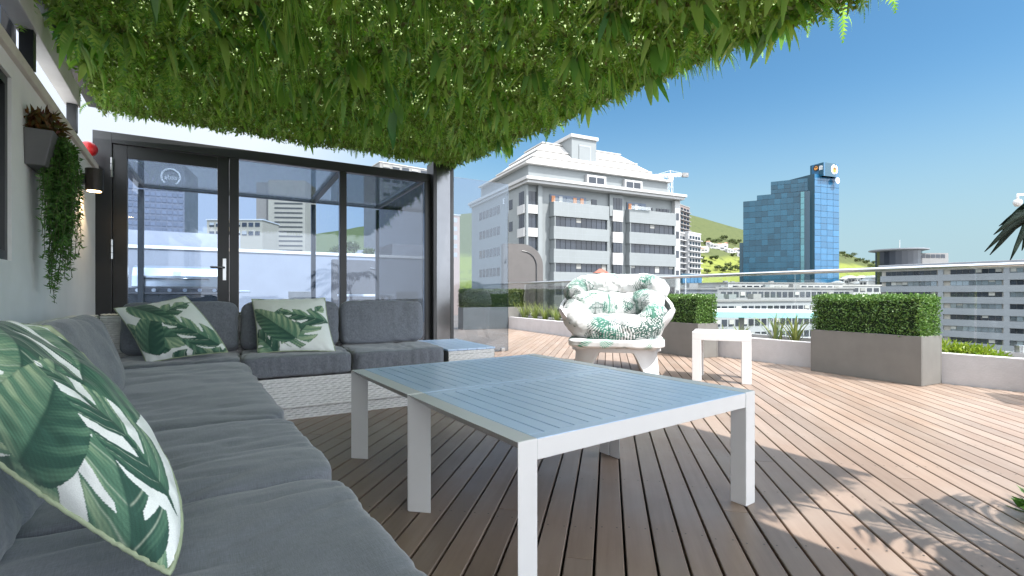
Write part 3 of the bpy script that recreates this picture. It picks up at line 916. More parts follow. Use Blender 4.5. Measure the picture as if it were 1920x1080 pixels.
def cushion_mesh(name, sx, sy, sz, seed=0, k=7.0, crown=.35, wr=.006, mat_=None, sag=0.0, wdir=None, wfreq=9):
    """soft box cushion sx*sy*sz (full sizes) with rounded edges, crowned top and creases"""
    p = CS_V.copy()
    w = np.sign(p) * np.abs(p) ** .8                       # denser near the edges
    p = w
    e = (np.abs(p) ** k).sum(1) ** (1 / k)
    p = p / e[:, None]
    r = np.maximum(np.abs(p[:, 0]), np.abs(p[:, 1]))
    z = p[:, 2] * (1 - crown * (np.abs(p[:, 0]) ** 4 + np.abs(p[:, 1]) ** 4) * .5)
    q = np.stack([p[:, 0] * sx / 2, p[:, 1] * sy / 2, z * sz / 2], 1)
    out = np.empty_like(q)
    for i, (v, u) in enumerate(zip(q, p)):
        n1 = noise.fractal(Vector((v[0] * 3.2 + seed * 7.3, v[1] * 3.2, v[2] * 3.2)), 1.0, 2.0, 4)
        d = u / (np.linalg.norm(u) + 1e-9)
        c = 0.0
        if wdir is not None:
            a = v[0] * wdir[0] + v[1] * wdir[1]
            b = -v[0] * wdir[1] + v[1] * wdir[0]
            nn_ = noise.noise(Vector((a * 2.0, b * 7 + seed, seed * 3.1)))
            c = -abs(math.sin(b * wfreq + nn_ * 3.5 + seed)) ** 12 * .6 * max(0, .4 + nn_)
            rz_ = 1 - abs(noise.noise(Vector((a * 2.2 + seed, b * 8.5, v[2] * 3 + seed)))) * 2.4
            rz2 = 1 - abs(noise.noise(Vector((a * 5 + seed * 2, b * 17, v[2] * 5)))) * 2.4
            c -= (max(0, rz_) ** 5 * .45 + max(0, rz2) ** 5 * .22)
        edge = math.exp(-((abs(u[2]) - .25) / .5) ** 2)
        pk = math.sin((v[0] + v[1]) * 95 + seed) * .0014 * edge   # puckered seam
        out[i] = v + d * (n1 * wr + c * wr * 1.5 + pk)
        out[i, 2] -= sag * (1 - u[0] ** 2) * (1 - u[1] ** 2) * (1 if u[2] > 0 else 0)
    return arr_mesh(name, out, CS_F, mat_ or M['fabric'], smooth=True)

def weave_panel(mb, o, ex, ez, W_, H_, row=.0135, per=.056, amp=.0035):
    o, ex, ez = Vector(o), Vector(ex).normalized(), Vector(ez).normalized()
    nrm = ex.cross(ez)
    rows = max(1, int(H_ / row)); row = H_ / rows
    ns = max(2, int(W_ / (per / 4))); dx = W_ / ns
    for r in range(rows):
        b = len(mb.v); ph = math.pi * (r % 2) + random.uniform(-.25, .25); jz = random.uniform(-.0008, .0008)
        for i in range(ns + 1):
            x = i * dx; d = amp * math.cos(2 * math.pi * x / per + ph)
            for zz, dd in ((.03, -.0025), (.5, .0), (.97, -.0025)):
                mb.v.append(tuple(o + ex * x + ez * ((r + zz) * row + jz) + nrm * (amp + .004 + d + dd)))
        for i in range(ns):
            for j in range(2):
                q = b + i * 3 + j
                mb.f.append((q, q + 3, q + 4, q + 1))
    return mb

# ------------------------------------------------------------------ sofa, left run along the house wall
sl = thing('wicker_sofa', 'long wicker sofa run with charcoal seat and back cushions along the white house wall', 'sofa', uv(0, 0), UA)
MB().box(-.62, .235, .02, 3.42, .08, .285).box(-.60, .215, .04, 3.40, 0, .08).build('base', M['wicker_back'], sl)
m = MB(); weave_panel(m, (.235, .02, .08), (0, 1, 0), (0, 0, 1), 3.40, .205); weave_panel(m, (.215, .04, 0), (0, 1, 0), (0, 0, 1), 3.36, .08)
o = m.build('base_weave', M['wicker'], sl, smooth=True); o['kind'] = 'stuff'
MB().box(-.64, -.51, .02, 4.36, .286, .695).build('back_frame', M['wicker_back'], sl)
m = MB(); weave_panel(m, (-.51, .02, .286), (0, 1, 0), (0, 0, 1), 4.34, .41); weave_panel(m, (-.505, .02, .695), (0, 1, 0), (-1, 0, 0), 4.34, .14)
o = m.build('back_weave', M['wicker'], sl, smooth=True); o['kind'] = 'stuff'
for i, (u0, u1) in enumerate(((.46, 1.175), (1.18, 1.815), (1.82, 3.42), (-.26, .455))):
    me = cushion_mesh('seat_cushion', .71, u1 - u0, .155, seed=i + 1, k=11, crown=.10, wr=.010, sag=.004, wdir=(1, .12), wfreq=6)
    obj('seat_cushion', me, sl, loc=(-.055, (u0 + u1) / 2, .365))
for i, (u0, u1) in enumerate(((.02, .80), (.84, 1.50), (1.52, 3.08))):
    me = cushion_mesh('back_cushion', .20, u1 - u0, .37, seed=i + 11, crown=.12, k=5.5, wr=.014, wdir=(.2, 1), wfreq=6)
    o = obj('back_cushion', me, sl, loc=(-.37, (u0 + u1) / 2, .565)); o.rotation_euler = (0, R(-20), 0)

# ------------------------------------------------------------------ sofa, back run in front of the glass room
F0 = Vector((-1.479, 3.228, 0)); FA = R(29.3)
sb = thing('wicker_sofa', 'wicker sofa run with charcoal cushions in front of the glass room', 'sofa', F0, FA)
MB().box(-1.14, 1.105, .002, .82, .085, .285).box(-1.12, 1.085, .03, .80, 0, .085).build('base', M['wicker_back'], sb)
m = MB(); weave_panel(m, (-.55, .002, .085), (1, 0, 0), (0, 0, 1), 1.655, .20); weave_panel(m, (-.55, .03, 0), (1, 0, 0), (0, 0, 1), 1.635, .083)
weave_panel(m, (1.105, .002, .085), (0, 1, 0), (0, 0, 1), .82, .20)
o = m.build('base_weave', M['wicker'], sb, smooth=True); o['kind'] = 'stuff'
MB().box(-1.14, 1.105, .70, .82, .286, .70).build('back_frame', M['wicker_back'], sb)
m = MB(); weave_panel(m, (-1.14, .70, .286), (1, 0, 0), (0, 0, 1), 2.245, .41); weave_panel(m, (-1.14, .70, .70), (1, 0, 0), (0, 1, 0), 2.245, .12); weave_panel(m, (1.105, .70, .286), (0, 1, 0), (0, 0, 1), .12, .41)
o = m.build('back_weave', M['wicker'], sb, smooth=True); o['kind'] = 'stuff'
for i, (x0, x1) in enumerate(((-1.0, -.305), (-.30, .395), (.40, 1.10))):
    me = cushion_mesh('seat_cushion', x1 - x0, .66, .155, seed=i + 21, k=12, crown=.08, wr=.010, sag=.003, wdir=(.3, 1), wfreq=8)
    obj('seat_cushion', me, sb, loc=((x0 + x1) / 2, .315, .363))
for i, (x0, x1) in enumerate(((-1.0, -.315), (-.305, .385), (.40, 1.085))):
    me = cushion_mesh('back_cushion', x1 - x0, .19, .37, seed=i + 31, crown=.08, k=9, wr=.010, wdir=(1, .2), wfreq=9)
    o = obj('back_cushion', me, sb, loc=((x0 + x1) / 2, .575, .605)); o.rotation_euler = (R(-13), 0, 0)
et = thing('wicker_end_table', 'low pale wicker end table at the end of the back sofa', 'table', F0 + Vector((math.cos(FA), math.sin(FA), 0)) * 1.115, FA)
MB().box(.012, .415, .012, .82, .01, .395).build('core', M['wicker_back'], et)
m = MB(); weave_panel(m, (.012, .012, .01), (1, 0, 0), (0, 0, 1), .403, .385); weave_panel(m, (.415, .012, .01), (0, 1, 0), (0, 0, 1), .808, .385)
o = m.build('weave', M['wicker'], et, smooth=True); o['kind'] = 'stuff'
for k in range(5):
    x0 = .004 + k * .084
    MB().box(x0, x0 + .082, .0, .83, .397, .412).build('top_slat', M['blue_alu'], et, bevel=.003)

# ------------------------------------------------------------------ leaf-print pillows
def print_rgb(X, Y, seed, nleaf=8, big=()):
    """paint overlapping tropical leaves on white; X,Y arrays in 0..1"""
    rg = np.random.default_rng(seed)
    col = np.ones(X.shape + (3,)) * np.array([.82, .85, .83])
    fine = np.sin(X * 310 + Y * 170) * .5 + .5
    leaves = [(rg.uniform(-.15, 1.0), rg.uniform(-.15, 1.0), rg.uniform(0, 2*math.pi), rg.uniform(.45, .75), rg.uniform(.12, .20), int(rg.integers(0, 3))) for _ in range(nleaf)]
    leaves += list(big)
    dark = np.array([.024, .085, .060]); mid = np.array([.10, .22, .14]); lite = np.array([.37, .48, .30]); pale = np.array([.62, .68, .54]); white = np.array([.83, .86, .84])
    for (x0, y0, an, ln, wd, typ) in leaves:
        ca, sa = math.cos(an), math.sin(an)
        a = ((X - x0) * ca + (Y - y0) * sa) / ln
        bb = (-(X - x0) * sa + (Y - y0) * ca)
        bb = bb - rg.uniform(-.14, .14) * ln * np.sin(a * 2.4)
        ac_ = np.clip(a, 0, 1)
        w = wd * np.sin(np.pi * ac_ ** (.55 if typ < 2 else .8)) ** (.7 if typ < 2 else .9)
        b = np.abs(bb); rel_ = b / (w + 1e-6)
        inside = (a > 0) & (a < 1) & (b < w)
        curve = a * ln - b * (.55 + .5 * ac_) - .35 * b * b / wd
        ph = curve * (30 if typ == 0 else (26 if typ == 1 else 60)) + rg.uniform(0, 6)
        vein = np.sin(ph * 2.0) * .5 + .5
        hatch = np.sin(ph * 11 + 3 * np.sin(a * 9)) * .5 + .5
        half = np.sign(bb) * (1 if rg.random() > .5 else -1)
        tone = np.clip(.36 + .24 * half + .34 * (vein - .5) + .16 * (hatch - .5) + .5 * (rel_ - .5) * (vein > .5) + .3 * (a - .5) + rg.uniform(-.2, .2), 0, 1)[..., None]
        c = dark * (1 - np.clip(tone * 2, 0, 1)) + mid * np.clip(tone * 2, 0, 1)
        c = c * (1 - np.clip(tone * 2 - 1, 0, 1)) + lite * np.clip(tone * 2 - 1, 0, 1)
        line = np.exp(-(((ph * 2.0 / (2 * np.pi)) % 1 - .5) / .035) ** 2)[..., None] * (rel_ < .93)[..., None]
        c = c * (1 - line * .5) + (pale if half.max() > 0 and typ != 0 else dark) * line * .5
        c = c * (.93 + .14 * fine[..., None])
        rib = np.exp(-(b / (.009 * (1.2 - ac_))) ** 2)[..., None]
        c = c * (1 - rib) + dark * .9 * rib
        edge_ = np.clip((rel_ - .94) * 16, 0, 1)[..., None]
        c = c * (1 - edge_ * .5) + dark * edge_ * .5
        if typ == 1:                                          # split leaf: pale slits between the lobes
            wslit = .12 + .5 * np.clip(rel_ - .3, 0, 1)
            slit = (np.abs(((ph / (2 * np.pi)) % 1) - .5) < wslit * .42) & (rel_ > .34)
            halo = slit & inside
            col[halo] = white; inside = inside & ~slit
        if typ == 2:
            slit = (np.sin(ph * .55) > .42) & (rel_ > .14)
            halo = slit & inside
            col[halo] = white * .97; inside = inside & ~slit
        col[inside] = c[inside]
    return np.clip(col, 0, 1)

def palm_rgb(X, Y, seed, nleaf=15):
    rg = np.random.default_rng(seed)
    col = np.ones(X.shape + (3,)) * np.array([.54, .54, .535])
    for _ in range(nleaf):
        x0, y0, an, ln, wd = rg.uniform(-.1, 1.1), rg.uniform(-.1, 1.1), rg.uniform(0, 6.28), rg.uniform(.28, .5), rg.uniform(.07, .13)
        ca, sa = math.cos(an), math.sin(an)
        a = ((X - x0) * ca + (Y - y0) * sa) / ln; bb = (-(X - x0) * sa + (Y - y0) * ca) - .12 * ln * np.sin(a * 2.6)
        ac_ = np.clip(a, 0, 1); b = np.abs(bb); w = wd * np.sin(np.pi * ac_ ** .7) ** .6
        ph = (a * ln - b * 1.1) * rg.uniform(190, 260)
        g = [np.array([.004, .085, .048]), np.array([.006, .040, .028]), np.array([.015, .13, .085]), np.array([.03, .07, .06])][int(rg.integers(0, 4))]
        ins = (a > 0) & (a < 1) & (b < w) & ((np.sin(ph) > -.25 + .7 * b / (w + 1e-6)) | (b < .005))
        col[ins] = (g * (.8 + .4 * rg.random()))
    return col
def bez(a, c, b, t): return a * (1 - t) ** 2 + c * 2 * t * (1 - t) + b * t ** 2
def pillow(label, corners, ctrl, T, seed, n=150, big=(), face=None, wr=.006, back_depth=.75):
    """corners BL,BR,TR,TL; ctrl = mid control points of bottom,right,top,left edges (None: slightly drawn in)"""
    BL, BR, TR, TL = [np.array(c, float) for c in corners]
    cen = (BL + BR + TR + TL) / 4
    es = []
    for (p, q), c in zip(((BL, BR), (BR, TR), (TL, TR), (BL, TL)), ctrl):
        es.append(np.array(c, float) if c is not None else (p + q) / 2 + (cen - (p + q) / 2) * .10)
    cb, cr, ct, cl = es
    nrm = np.cross(BR - BL, TL - BL); nrm /= np.linalg.norm(nrm)
    if face is not None and np.dot(nrm, np.array(face) - cen) < 0: nrm = -nrm
    g = np.linspace(0, 1, n + 1); Sg, Tg = np.meshgrid(g, g, indexing='ij')
    s_, t_ = Sg[..., None], Tg[..., None]
    P = (1 - t_) * bez(BL, cb, BR, s_) + t_ * bez(TL, ct, TR, s_) + (1 - s_) * bez(BL, cl, TL, t_) + s_ * bez(BR, cr, TR, t_) \
        - ((1 - s_) * (1 - t_) * BL + s_ * (1 - t_) * BR + (1 - s_) * t_ * TL + s_ * t_ * TR)
    prof = (np.clip(4 * Sg * (1 - Sg), 0, 1) ** .55) * (np.clip(4 * Tg * (1 - Tg), 0, 1) ** .55)
    wn_ = np.zeros_like(Sg)
    for i in range(n + 1):
        for j in range(n + 1):
            v = Vector((Sg[i, j] * 3, Tg[i, j] * 3, seed * 5.1))
            wn_[i, j] = noise.fractal(v * 1.6, 1, 2, 3)
    ed = np.minimum(np.minimum(Sg, 1 - Sg), np.minimum(Tg, 1 - Tg))
    crease = np.sin((Sg * 41 + seed) + wn_ * 2) * np.exp(-(np.minimum(Tg, 1 - Tg) / .06) ** 2) + np.sin((Tg * 41 + seed) + wn_ * 2) * np.exp(-(np.minimum(Sg, 1 - Sg) / .06) ** 2)
    fr = P + nrm * (prof * T * .5 + wn_ * wr * np.minimum(1, ed * 10) + crease * .0035 * np.minimum(1, ed * 40))[..., None]
    bk_ = P - nrm * (prof * T * .5 * back_depth)[..., None]
    nv = (n + 1) ** 2
    V = np.concatenate([fr.reshape(-1, 3), bk_.reshape(-1, 3)])
    I = np.arange(nv).reshape(n + 1, n + 1)
    q = np.stack([I[:-1, :-1], I[1:, :-1], I[1:, 1:], I[:-1, 1:]], -1).reshape(-1, 4)
    F = np.concatenate([q, q[:, ::-1] + nv])
    base = V.mean(0); base[2] = V[:, 2].min()
    root = thing('throw_pillow', label, 'pillow', tuple(base), group='leaf print throw pillows')
    me = arr_mesh('cover', V - base, F, M['print'], smooth=True)
    rgb = print_rgb(Sg, Tg, seed, big=big)
    ca = me.color_attributes.new('print', 'FLOAT_COLOR', 'POINT')
    rgba = np.ones((2 * nv, 4), np.float32); rgba[:nv, :3] = rgb.reshape(-1, 3); rgba[nv:, :3] = rgb[::-1].reshape(-1, 3)
    ca.data.foreach_set('color', rgba.ravel())
    obj('cover', me, root)
    loop = [P[i, 0] for i in range(0, n, 4)] + [P[n, j] for j in range(0, n, 4)] + [P[i, n] for i in range(n, 0, -4)] + [P[0, j] for j in range(n, -1, -4)]
    rg = np.random.default_rng(seed)
    loop = [Vector(p - base + nrm * rg.normal() * .0012) for p in loop]
    MB().tube(loop, .0042, 6).build('piping', M['print_trim'], root, smooth=True)
    return root

# the big pillow leaning against the near back cushion
pn = Vector((.51, -.425, .747)); pb = Vector((-.478, .67, .468))
def onplane(px, py, off=0.0):
    r = Vector(((px - CX) / FPX, 1, -(py - HY) / FPX)); c = Vector((0, 0, EYE))
    d = (pn.dot(pb - c) + off) / pn.dot(r)
    return c + r * d
big1 = pillow('large leaf print pillow leaning in the near end of the sofa against the house wall',
       [onplane(-200, 716), onplane(318, 1074), onplane(92, 614), onplane(-330, 585)],
       [onplane(121, 972), onplane(405, 880), onplane(-60, 606), onplane(-300, 640)], .17, 3, n=300, wr=.010,
       big=[(.10, -.05, 1.05, .8, .16, 2), (.95, .95, 4.3, .85, .22, 0), (.55, 1.15, 4.4, .9, .24, 1), (.85, -.05, 1.9, .75, .17, 1), (.40, .02, 1.2, .7, .15, 0), (.98, .2, 2.4, .6, .15, 2)], face=(0, 0, EYE + .3))

pillow('leaf print pillow slumped in the corner where the two sofa runs meet',
       [at(275, 681, 2.93), at(427, 660, 3.05), at(347, 556, 3.24), at(214, 578, 3.06)], [None, at(396, 602, 3.14), at(285, 574, 3.16), at(256, 628, 3.0)], .17, 5, n=110,
       big=[(.1, .1, .9, .8, .2, 0), (.95, .1, 2.2, .8, .2, 1), (.2, 1.0, 5.4, .7, .18, 0)], face=(0, 0, EYE))
pillow('leaf print pillow propped upright in the middle of the back sofa',
       [at(483, 662, 3.30), at(629, 659, 3.46), at(609, 559, 3.72), at(472, 561, 3.56)], [None] * 4, .17, 8, n=110,
       big=[(.5, .15, 1.0, .8, .2, 1), (.5, .15, 2.2, .8, .2, 0), (1, .5, 2.8, .7, .16, 1)], face=(0, 0, EYE))

# ------------------------------------------------------------------ slatted coffee tables
TA = R(35.0)
tu = Vector((-math.sin(TA), math.cos(TA), 0)); tv = Vector((math.cos(TA), math.sin(TA), 0))
TN = Vector((.015, 1.272, 0))
def coffee_table(label, loc, rz, LU=.735, LV=1.19, H=.456, w=.067, pitch=.0585):
    """local x along the long side (v), local y along the short side (u)"""
    t = thing('coffee_table', label, 'coffee table', loc, rz, 'slatted coffee tables')
    wm = M['white_alu']
    # inverted-U end frames of triangular section; flat inner faces, bevelled outside
    for end in (0, 1):
        X = (lambda x: x) if end == 0 else (lambda x: LV - x)
        for side in (0, 1):
            Y = (lambda y: y) if side == 0 else (lambda y: LU - y)
            poly = [(X(0), Y(0)), (X(w), Y(0)), (X(w), Y(w))]
            if (end + side) % 2: poly = poly[::-1]
            MB().prism(poly, 0, H - .0008).build('leg', wm, t, bevel=.0025)
        m = MB()
        a = [(X(0), 0, H), (X(w), 0, H), (X(w), w * .0, H - w * .72)]
        p0 = [Vector((X(.0), .0015, H)), Vector((X(w - .0008), .0015, H)), Vector((X(w - .0008), .0015, H - .052)), Vector((X(.006), .0015, H - .006))]
        p1 = [Vector((q.x, LU - .0015, q.z)) for q in p0]
        m.v = [tuple(q) for q in p0 + p1]
        m.f = [(0, 1, 2, 3), (7, 6, 5, 4), (0, 4, 5, 1), (1, 5, 6, 2), (2, 6, 7, 3), (3, 7, 4, 0)]
        if end == 0: m.f = [q[::-1] for q in m.f]
        m.build('side_rail', wm, t, bevel=.002)
    # cross rails under both long edges
    for y0, y1 in ((.0015, .042), (LU - .042, LU - .0015)):
        MB().box(w + .001, LV - w - .001, y0, y1, H - .060, H - .0035).build('apron', wm, t, bevel=.002)
    # top: slats along the short side between two end boards
    ns = int((LV - 2 * w) / pitch); pt = (LV - 2 * w) / ns
    me = MB().box(.0026, pt - .0026, .043, LU - .043, H - .018, H - .001).mesh('top_slat', M['blue_alu'])
    for k in range(ns):
        obj('top_slat', me, t, bevel=.0015, loc=(w + k * pt, 0, 0), seg=1)
    for y0, y1 in ((.0425, .0015), (LU - .0425, LU - .0015)):
        MB().box(w + .001, LV - w - .001, min(y0, y1), max(y0, y1), H - .0032, H - .0008).build('end_board', M['blue_alu'], t, bevel=.001)
    MB().box(w + .002, LV - w - .002, .3, .34, H - .045, H - .019).build('batten', wm, t)
    return t
coffee_table('white slatted coffee table nearer to the camera, pushed against its twin', TN, TA)
tb = TN + tu * .742
coffee_table('white slatted coffee table farther from the camera, nearer the back sofa', tb, TA)

# ------------------------------------------------------------------ white side table
def side_table(label, loc, rz, W_=.52, D_=.44, H=.478, s=.082):
    t = thing('side_table', label, 'side table', loc, rz)
    wm = M['white_alu']
    for x in (0, W_ - s):
        for y in (0, D_ - s):
            MB().box(x, x + s, y, y + s, 0, H - .0785).build('leg', wm, t, bevel=.003)
    for y in (0, D_ - s):
        MB().box(0, W_, y, y + s, H - .078, H).build('long_rail', wm, t, bevel=.003)
    for x in (.001, W_ - s - .001):
        MB().box(x, x + s, s + .001, D_ - s - .001, H - .077, H - .001).build('short_rail', wm, t, bevel=.003)
    n = 5; ww = (W_ - 2 * s - .004) / n
    for k in range(n):
        MB().box(s + .002 + k * ww + .002, s + .002 + (k + 1) * ww - .002, s + .002, D_ - s - .002, H - .02, H - .003).build('top_slat', M['white_alu'], t, bevel=.0015)
    return t
side_table('small white side table standing right of the palm print armchair', (1.763, 4.70, 0), math.atan2(-.219, .474))
side_table('white side table just outside the frame casting a shadow on the deck', (4.06, 3.50, 0), R(-30), .6, .5)

# ------------------------------------------------------------------ armchair
ac = thing('armchair', 'bulky white moulded armchair with palm print cushions by the balustrade', 'armchair', (1.17, 5.42, 0), R(-12))
PROF = [(0, .575, .50), (.10, .530, .46), (.20, .495, .43), (.30, .475, .42), (.38, .482, .43), (.48, .525, .46), (.58, .600, .51), (.66, .635, .53), (.74, .63, .52), (.84, .58, .49), (.98, .49, .42)]
def prof(z):
    for (z0, a0, b0), (z1, a1, b1) in zip(PROF, PROF[1:]):
        if z <= z1:
            k = (z - z0) / (z1 - z0); k = max(0, k)
            return a0 + (a1 - a0) * k, b0 + (b1 - b0) * k
    return PROF[-1][1:]
def sm(a, b, x):
    t = min(1, max(0, (x - a) / (b - a))); return t * t * (3 - 2 * t)
V, F = [], []
NA, NZ = 120, 22
for i in range(NA):
    th = -180 + 360 * i / NA                 # 0 = back, +-180 = front
    at_ = abs(th)
    rim = .93 - .24 * sm(45, 95, at_) - .36 * sm(118, 146, at_)
    # arches between the four legs (legs near 40 and 142 degrees)
    dl = min(abs(at_ - 40), abs(at_ - 142))
    low = .235 * sm(6, 18, dl)
    for j in range(NZ):
        z = low + (rim - low) * j / (NZ - 1)
        a, b = prof(z)
        ta = R(th)
        sx_ = math.sin(ta); cy_ = math.cos(ta)
        e = (abs(sx_) ** 2.6 + abs(cy_) ** 2.6) ** (-1 / 2.6)
        V.append((a * sx_ * e, b * cy_ * e, z))
for i in range(NA):
    for j in range(NZ - 1):
        F.append((i*NZ + j, i*NZ + j + 1, ((i+1) % NA)*NZ + j + 1, ((i+1) % NA)*NZ + j))
o = obj('shell', arr_mesh('shell', V, F, M['white_plastic'], smooth=True), ac)
md = o.modifiers.new('thick', 'SOLIDIFY'); md.thickness = .035; md.offset = -1
md = o.modifiers.new('round', 'BEVEL'); md.width = .01; md.segments = 2; md.limit_method = 'ANGLE'; md.angle_limit = R(50)
me_ = MB().box(-.42, .42, -.36, .36, .255, .285).build('seat_pan', M['white_plastic'], ac, bevel=.01)
def roll(name, path, rads, seed, flat=1.0, wr=.015, parent=ac, n=110, m=260):
    """plump wrinkled bolster following a path"""
    pts = [Vector(p) for p in path]
    # resample with catmull-rom
    res, rr_ = [], []
    k = len(pts) - 1
    for i in range(m + 1):
        t = i / m * k; a = min(int(t), k - 1); f = t - a
        p0, p1, p2, p3 = pts[max(a-1, 0)], pts[a], pts[a+1], pts[min(a+2, k)]
        res.append(.5 * ((2*p1) + (p2 - p0) * f + (2*p0 - 5*p1 + 4*p2 - p3) * f*f + (3*p1 - p0 - 3*p2 + p3) * f**3))
        rr_.append((rads[a] + (rads[a+1] - rads[a]) * f))
    V, F = [], []
    for i, p in enumerate(res):
        t = (res[min(i+1, m)] - res[max(i-1, 0)]).normalized()
        up = Vector((0, 0, 1)); x = t.cross(up).normalized(); y = x.cross(t)
        e = min(1, (min(i, m - i) / m) * 14) ** .5
        for q in range(n):
            a = 2 * math.pi * q / n
            d = x * math.cos(a) * flat + y * math.sin(a)
            q0 = (p + d * .12) + Vector((seed * 3, 0, 0)); w_ = noise.fractal(q0 * 5, 1, 2, 3) * .8 + (.5 - abs(noise.noise(q0 * 9)) * 2.2) * .55 + (.4 - abs(noise.noise(q0 * 19)) * 2) * .25
            gather = math.sin(i / m * 40 + a * 1.3 + w_ * 3 + seed) * .5
            V.append(tuple(p + d * max(.004, (rr_[i] + (w_ + gather * .35) * wr) * e)))
    for i in range(m):
        for q in range(n):
            F.append((i*n + q, i*n + (q+1) % n, (i+1)*n + (q+1) % n, (i+1)*n + q))
    me = arr_mesh(name, V, F, M['print'], smooth=True)
    I_, Q_ = np.meshgrid(np.arange(m + 1) / m, np.arange(n) / n, indexing='ij')
    rgb = palm_rgb(I_ * 1.3, np.abs(Q_ - .5) * 1.1 + .1, seed * 7 + 1, 26)
    ca = me.color_attributes.new('print', 'FLOAT_COLOR', 'POINT'); rgba = np.ones(((m + 1) * n, 4), np.float32); rgba[:, :3] = rgb.reshape(-1, 3); ca.data.foreach_set('color', rgba.ravel())
    return obj(name, me, parent)
roll('top_bolster', [(-.50, .00, .80), (-.40, .15, .91), (-.14, .22, .955), (.14, .22, .95), (.40, .15, .93), (.50, .00, .84)], [.11, .135, .135, .13, .14, .12], 1)
roll('middle_bolster', [(-.46, -.10, .66), (-.30, .06, .72), (-.05, .12, .70), (.2, .12, .72), (.34, .06, .76), (.46, -.10, .70)], [.13, .17, .17, .15, .15, .12], 2)
roll('wrap_cushion', [(-.47, .10, .72), (-.45, -.14, .63), (-.30, -.33, .49), (0, -.39, .43), (.28, -.33, .49), (.42, -.14, .63), (.42, .10, .74)], [.09, .14, .155, .15, .15, .13, .08], 3)
obj('seat_filling', cushion_mesh('seat_filling', .80, .62, .34, seed=46, crown=.3, k=4, wr=.02, mat_=M['palm']), ac, loc=(0, -.04, .46))
obj('seat_cushion', cushion_mesh('seat_cushion', 1.0, .86, .12, seed=44, crown=.35, k=6, wr=.02, mat_=M['palm']), ac, loc=(-.0, -.12, .335))

# ------------------------------------------------------------------ hedge planters
def hedge_planter(label, near, rz):
    """local origin = near right bottom corner; x runs to the far left end, y to the back"""
    t = thing('hedge_planter', label, 'planter', near, rz, 'clipped hedges in charcoal planters')
    Lx, Dy, Hb = 1.02, .37, .458
    b = MB(); b.box(0, Lx, 0, .02, 0, Hb).box(0, Lx, Dy - .02, Dy, 0, Hb).box(0, .02, .0201, Dy - .0201, 0, Hb).box(Lx - .02, Lx, .0201, Dy - .0201, 0, Hb).box(.021, Lx - .021, .021, Dy - .021, .02, Hb - .06)
    b.build('box', M['planter'], t, bevel=.004)
    n = 15000
    rg = np.random.default_rng(int(near[0] * 100))
    face = rg.integers(0, 6, n)
    P = rg.uniform(0, 1, (n, 3))
    nz_ = np.zeros((n, 3))
    dep = rg.uniform(0, 1, n) ** 1.6 * .05
    for f_, (ax, val, sg) in enumerate(((0, 0, -1), (0, 1, 1), (1, 0, -1), (1, 1, 1), (2, 1, 1), (2, 1, 1))):
        k = face == f_
        P[k, ax] = val; nz_[k, ax] = sg
    P = P * np.array([Lx - .03, Dy - .02, .37]) + np.array([.015, .01, Hb - .01])
    P -= nz_ * dep[:, None]
    P += rg.normal(size=(n, 3)) * .009; P[:, 2] += (np.sin(P[:, 0] * 23) * .006 + np.sin(P[:, 0] * 7 + P[:, 1] * 19) * .008) * (P[:, 2] > Hb + .3)
    D = nz_ * .8 + rg.normal(size=(n, 3)) * .8; D[:, 2] += .35
    Vv, Ff = leaf_cloud(P, D, rg.uniform(.015, .032, n), rg.uniform(.010, .018, n))
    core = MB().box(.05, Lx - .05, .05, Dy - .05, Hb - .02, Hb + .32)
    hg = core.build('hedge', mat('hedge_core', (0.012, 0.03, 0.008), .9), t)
    o = obj('leaves', arr_mesh('leaves', Vv, Ff, M['hedge']), hg); o['kind'] = 'stuff'
    return t
h1 = hedge_planter('long charcoal planter with clipped green hedge standing clear on the deck at the kerb', (3.752, 4.397, 0), 0)
dirx = Vector((-.446, .916)); h1.rotation_euler = (0, 0, math.atan2(dirx.y, dirx.x))
# mirror so that depth runs to the outside: local y must point to (+.87,+.49); rotate about and flip
for hp in (h1,):
    hp.scale = (1, -1, 1)
h2 = hedge_planter('charcoal planter with clipped green hedge half hidden behind armchair and side table', (2.44, 6.30, 0), 0)
h2.rotation_euler = h1.rotation_euler; h2.scale = (1, -1, 1)

# ================================================================== WALL FITTINGS
wp_u = at(43, 260, 2.65).dot(UU)
wpz0, wpz1 = 1.575, 1.775
wp = thing('wall_planter', 'grey wall planter with red and trailing green plants beside the window', 'planter', uv(wp_u, WV, wpz0), UA)
m = MB().frustum(.001, .085, .02, .30, 0, .001, .125, 0, .32, wpz1 - wpz0)
m.build('box', mat('grey_wall_planter', (0.13, 0.13, 0.135), .55), wp, bevel=.004)
rg = np.random.default_rng(5)
n = 420
P = rg.uniform(0, 1, (n, 3)) * np.array([.11, .32, .10]) + np.array([.01, 0, .20]); D = rg.normal(size=(n, 3)); D[:, 2] += .7; D[:, 0] += .4
Vv, Ff = leaf_cloud(P, D, rg.uniform(.03, .07, n), rg.uniform(.014, .026, n))
o = obj('red_plant', arr_mesh('red_plant', Vv, Ff, M['red_leaf']), wp); o['kind'] = 'stuff'
PP, DD_ = [], []
strands = MB()
for k in range(130):
    x0, y0 = rg.uniform(.05, .17), rg.uniform(.10, .34)
    ln = rg.uniform(.3, 1.0) * (1 - .35 * abs(y0 - .22) / .12)
    x, y = x0, y0
    pts_ = []
    for q in range(16):
        t = q / 15
        x += rg.normal() * .004; y += rg.normal() * .005
        pts_.append((x + .02 * math.sin(t * 3), y, .19 + .03 * math.sin(t * 2) - ln * t))
    strands.tube(pts_, .0016, 4, cap=False)
    for q in range(int(ln * 130)):
        t = rg.uniform(0, 1) * 14.99; i = int(t); f = t - i
        p = np.array(pts_[i]) * (1 - f) + np.array(pts_[i+1]) * f
        PP.append(p); d = rg.normal(size=3); d[2] -= .5; DD_.append(d)
